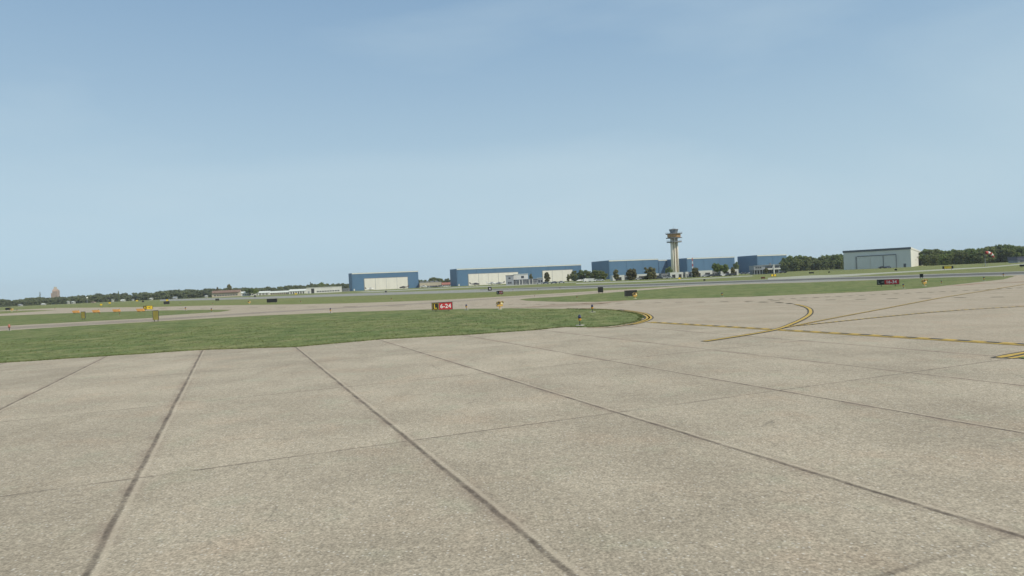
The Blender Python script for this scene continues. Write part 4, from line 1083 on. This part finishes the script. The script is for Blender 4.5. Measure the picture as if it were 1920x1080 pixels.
# ---------------------------------------------------------------- parked aircraft and vehicles
M_pwhite = paint('aircraft_white', (.76, .75, .71), .35, .04); M_pdark = paint('aircraft_dark', (.07, .06, .055), .4, .1)
M_stripe = paint('aircraft_stripe', (.16, .07, .06), .4, .1); M_tyre = paint('tyre', (.03, .03, .03), .9, .1)
def aircraft(label, px, D, yaw, body, trim, sc=1.0):
    A = far(px, D); e = empty('light_aircraft', A, yaw, label, 'aircraft', 'light aircraft parked before the hangars'); e.scale = (sc,) * 3
    st = [(-3.9, 1.15, .10, .16), (-3.5, 1.2, .42, .45), (-2.6, 1.3, .55, .60), (-1.2, 1.45, .60, .78), (.3, 1.45, .58, .75), (1.6, 1.40, .40, .50), (3.2, 1.50, .20, .28), (4.4, 1.60, .07, .12)]
    fus = MB().loft([[(x, ry * math.cos(2 * math.pi * i / 12), z_ + rz * math.sin(2 * math.pi * i / 12)) for i in range(12)] for x, z_, ry, rz in st]).build('fuselage', body, e, True)
    MB().loft([[(x, ry * math.cos(2 * math.pi * i / 12), z_ + rz * math.sin(2 * math.pi * i / 12)) for i in range(12)] for x, z_, ry, rz in ((-1.6, 1.95, .40, .25), (-.9, 2.05, .5, .35), (.3, 2.05, .48, .33), (1.1, 1.8, .3, .2))]).build('canopy', M_glass, e, True)
    w_ = MB()
    for sy in (-1, 1):
        w_.loft([[(-1.3, sy * .4, 1.05), (.5, sy * .4, 1.05), (.5, sy * .4, 1.2), (-1.3, sy * .4, 1.24)], [(-1.0, sy * 5.2, 1.45), (.2, sy * 5.2, 1.45), (.2, sy * 5.2, 1.52), (-1.0, sy * 5.2, 1.56)]])
    w_.build('wing', body, e)
    MB().loft([[(3.3, -.05, 1.6), (4.6, -.05, 1.6), (4.6, .05, 1.6), (3.3, .05, 1.6)], [(4.2, -.04, 3.0), (4.9, -.04, 3.0), (4.9, .04, 3.0), (4.2, .04, 3.0)]]).build('tail_fin', trim, e)
    MB().box(3.7, 4.6, -1.7, 1.7, 1.65, 1.73).build('tailplane', trim, e)
    MB().box(-3.2, 2.2, -.63, -.6, 1.3, 1.42).build('stripe', trim, e)
    MB().cyl((-4.1, 0, 1.15), (-3.9, 0, 1.15), .05, .14, 10).build('spinner', trim, e)
    MB().box(-4.02, -3.97, -.95, .95, 1.09, 1.21).build('propeller', M_pdark, e)
    for x, y in ((-2.7, 0), (.1, -1.4), (.1, 1.4)):
        l = MB().cyl((x, y, .2), (x, y * .8, 1.1), .05, .06, 6).build('gear_leg', M_greywall, e)
        MB().cyl((x, y - .08, .22), (x, y + .08, .22), .22, .22, 12).build('wheel', M_tyre, l)
    return e
aircraft('white light aircraft with dark trim at the left door of the leftmost hangar', 694, 740, R(200), M_pwhite, M_pdark, 1.15)
aircraft('dark light aircraft with a raised tail at the right door edge of the leftmost hangar', 757, 740, R(-8), M_pdark, M_stripe, 1.25)
aircraft('white light aircraft parked right of the leftmost hangar before the beige workshop', 794, 720, R(160), M_pwhite, M_stripe, 1.15)
aircraft('dark light aircraft with its tail to the left before the long hangar', 891, 700, R(172), M_pdark, M_pdark, 1.25)
aircraft('white light aircraft with a tall tail before the long hangar, left of the grey office', 922, 690, R(170), M_pwhite, M_pwhite, 1.2)
aircraft('grey trimmed aircraft just left of the grey office', 937, 680, R(15), M_greywall, M_pdark, 1.1)
aircraft('white light aircraft under the broad olive tree, left of the white van', 1089, 440, R(20), M_pwhite, M_pwhite, .8)

def car(label, px, D, yaw, mat, van=False, group='cars parked before the buildings'):
    A = far(px, D); e = empty('van' if van else 'parked_car', A, yaw, label, 'van' if van else 'car', group)
    if van: prof = [(-2.4, .35), (2.4, .35), (2.45, 1.0), (2.1, 1.25), (1.6, 2.15), (-2.3, 2.2), (-2.4, 2.0)]; wz = (1.3, 1.95)
    else: prof = [(-2.15, .3), (2.15, .3), (2.2, .75), (1.15, .95), (.5, 1.42), (-1.0, 1.46), (-1.75, .98), (-2.2, .9)]; wz = (.98, 1.36)
    n = len(prof); mb = MB()
    mb.add([(x, -.88, z_) for x, z_ in prof] + [(x, .88, z_) for x, z_ in prof], [tuple(range(n)), tuple(range(n, 2 * n))] + [(i, (i + 1) % n, n + (i + 1) % n, n + i) for i in range(n)])
    mb.build('body', mat, e)
    x0, x1 = (.9, 1.7) if van else (-1.2, .65)
    g = MB()
    for y0, y1 in ((-.90, -.883), (.883, .90)): g.add([(x0, y0, wz[0]), (x1 + .25, y0, wz[0]), (x1 - .15, y0, wz[1]), (x0 + .15, y0, wz[1]), (x0, y1, wz[0]), (x1 + .25, y1, wz[0]), (x1 - .15, y1, wz[1]), (x0 + .15, y1, wz[1])],
                                                      [(0, 1, 2, 3), (4, 5, 6, 7), (0, 1, 5, 4), (1, 2, 6, 5), (2, 3, 7, 6), (3, 0, 4, 7)])
    g.build('window', M_glass, e)
    for x in (-1.35, 1.35):
        for y in (-.80, .80): MB().cyl((x, y - .1, .32), (x, y + .1, .32), .33, .33, 12).build('wheel', M_tyre, e)
    return e
Mc = [paint('car_dark', (.05, .055, .065), .35, .05), paint('car_silver', (.40, .41, .42), .35, .05), paint('car_white', (.72, .72, .70), .35, .04), paint('car_blue', (.09, .11, .15), .35, .05), paint('car_red', (.25, .05, .04), .35, .05)]
cn = ['dark', 'silver', 'white', 'blue', 'red']
car('white van, left of two right of the white aircraft under the olive trees', 1101, 425, R(10), Mc[2], True)
car('white van, right of two below the broad olive tree', 1110.5, 420, R(-6), Mc[2], True)
car('silver car under the olive trees right of the white vans', 1122, 455, R(10), Mc[1])
car('white car at the foot of the dark hangar end by the olive trees', 1127, 455, R(-15), Mc[2])
rc = random.Random(11)
def car_row(x0, x1, step, D, where, skip=()):
    x = x0; seen = []
    while x < x1:
        k = rc.choice([0, 0, 0, 1, 3, 2])
        car('%s car parked %s' % (cn[k], where), x, D * rc.uniform(.99, 1.01), R(rc.choice((0, 180)) + rc.uniform(-12, 12)), Mc[k]); x += step * rc.uniform(.8, 1.5)
car_row(1322, 1384, 8.2, 392, 'in the row before the pale terminal right of the mast')
car_row(1468, 1476, 9, 410, 'right of the grey two storey office')
car_row(804, 842, 7, 690, 'in the row before the beige workshop between the hangars')
car_row(1197, 1236, 11, 402, 'before the pale terminal left of the control tower')
car_row(1246, 1256, 9, 402, 'before the grey terminal recess left of the tower')
car_row(1394, 1411, 7, 500, 'before the dark end of the rightmost blue hangar')
car_row(1655, 1668, 8, 420, 'before the doors of the grey hangar')
car_row(1012, 1060, 12, 430, 'on the verge right of the grey office')

# ---------------------------------------------------------------- summer haze over the whole field
hm_ = bpy.data.materials.new('haze'); hm_.use_nodes = True; t = hm_.node_tree; t.nodes.clear()
ho = t.nodes.new('ShaderNodeOutputMaterial'); pv = t.nodes.new('ShaderNodeVolumePrincipled')
pv.inputs['Color'].default_value = (.92, .96, 1.0, 1); pv.inputs['Density'].default_value = .00011; pv.inputs['Anisotropy'].default_value = .1
t.links.new(pv.outputs[0], ho.inputs['Volume'])
hb = MB().box(-2300, 2300, -400, 2400, -1, 62).build('haze', hm_)
tag(hb, 'thin pale summer haze hanging over the whole airfield', 'haze', kind='stuff')
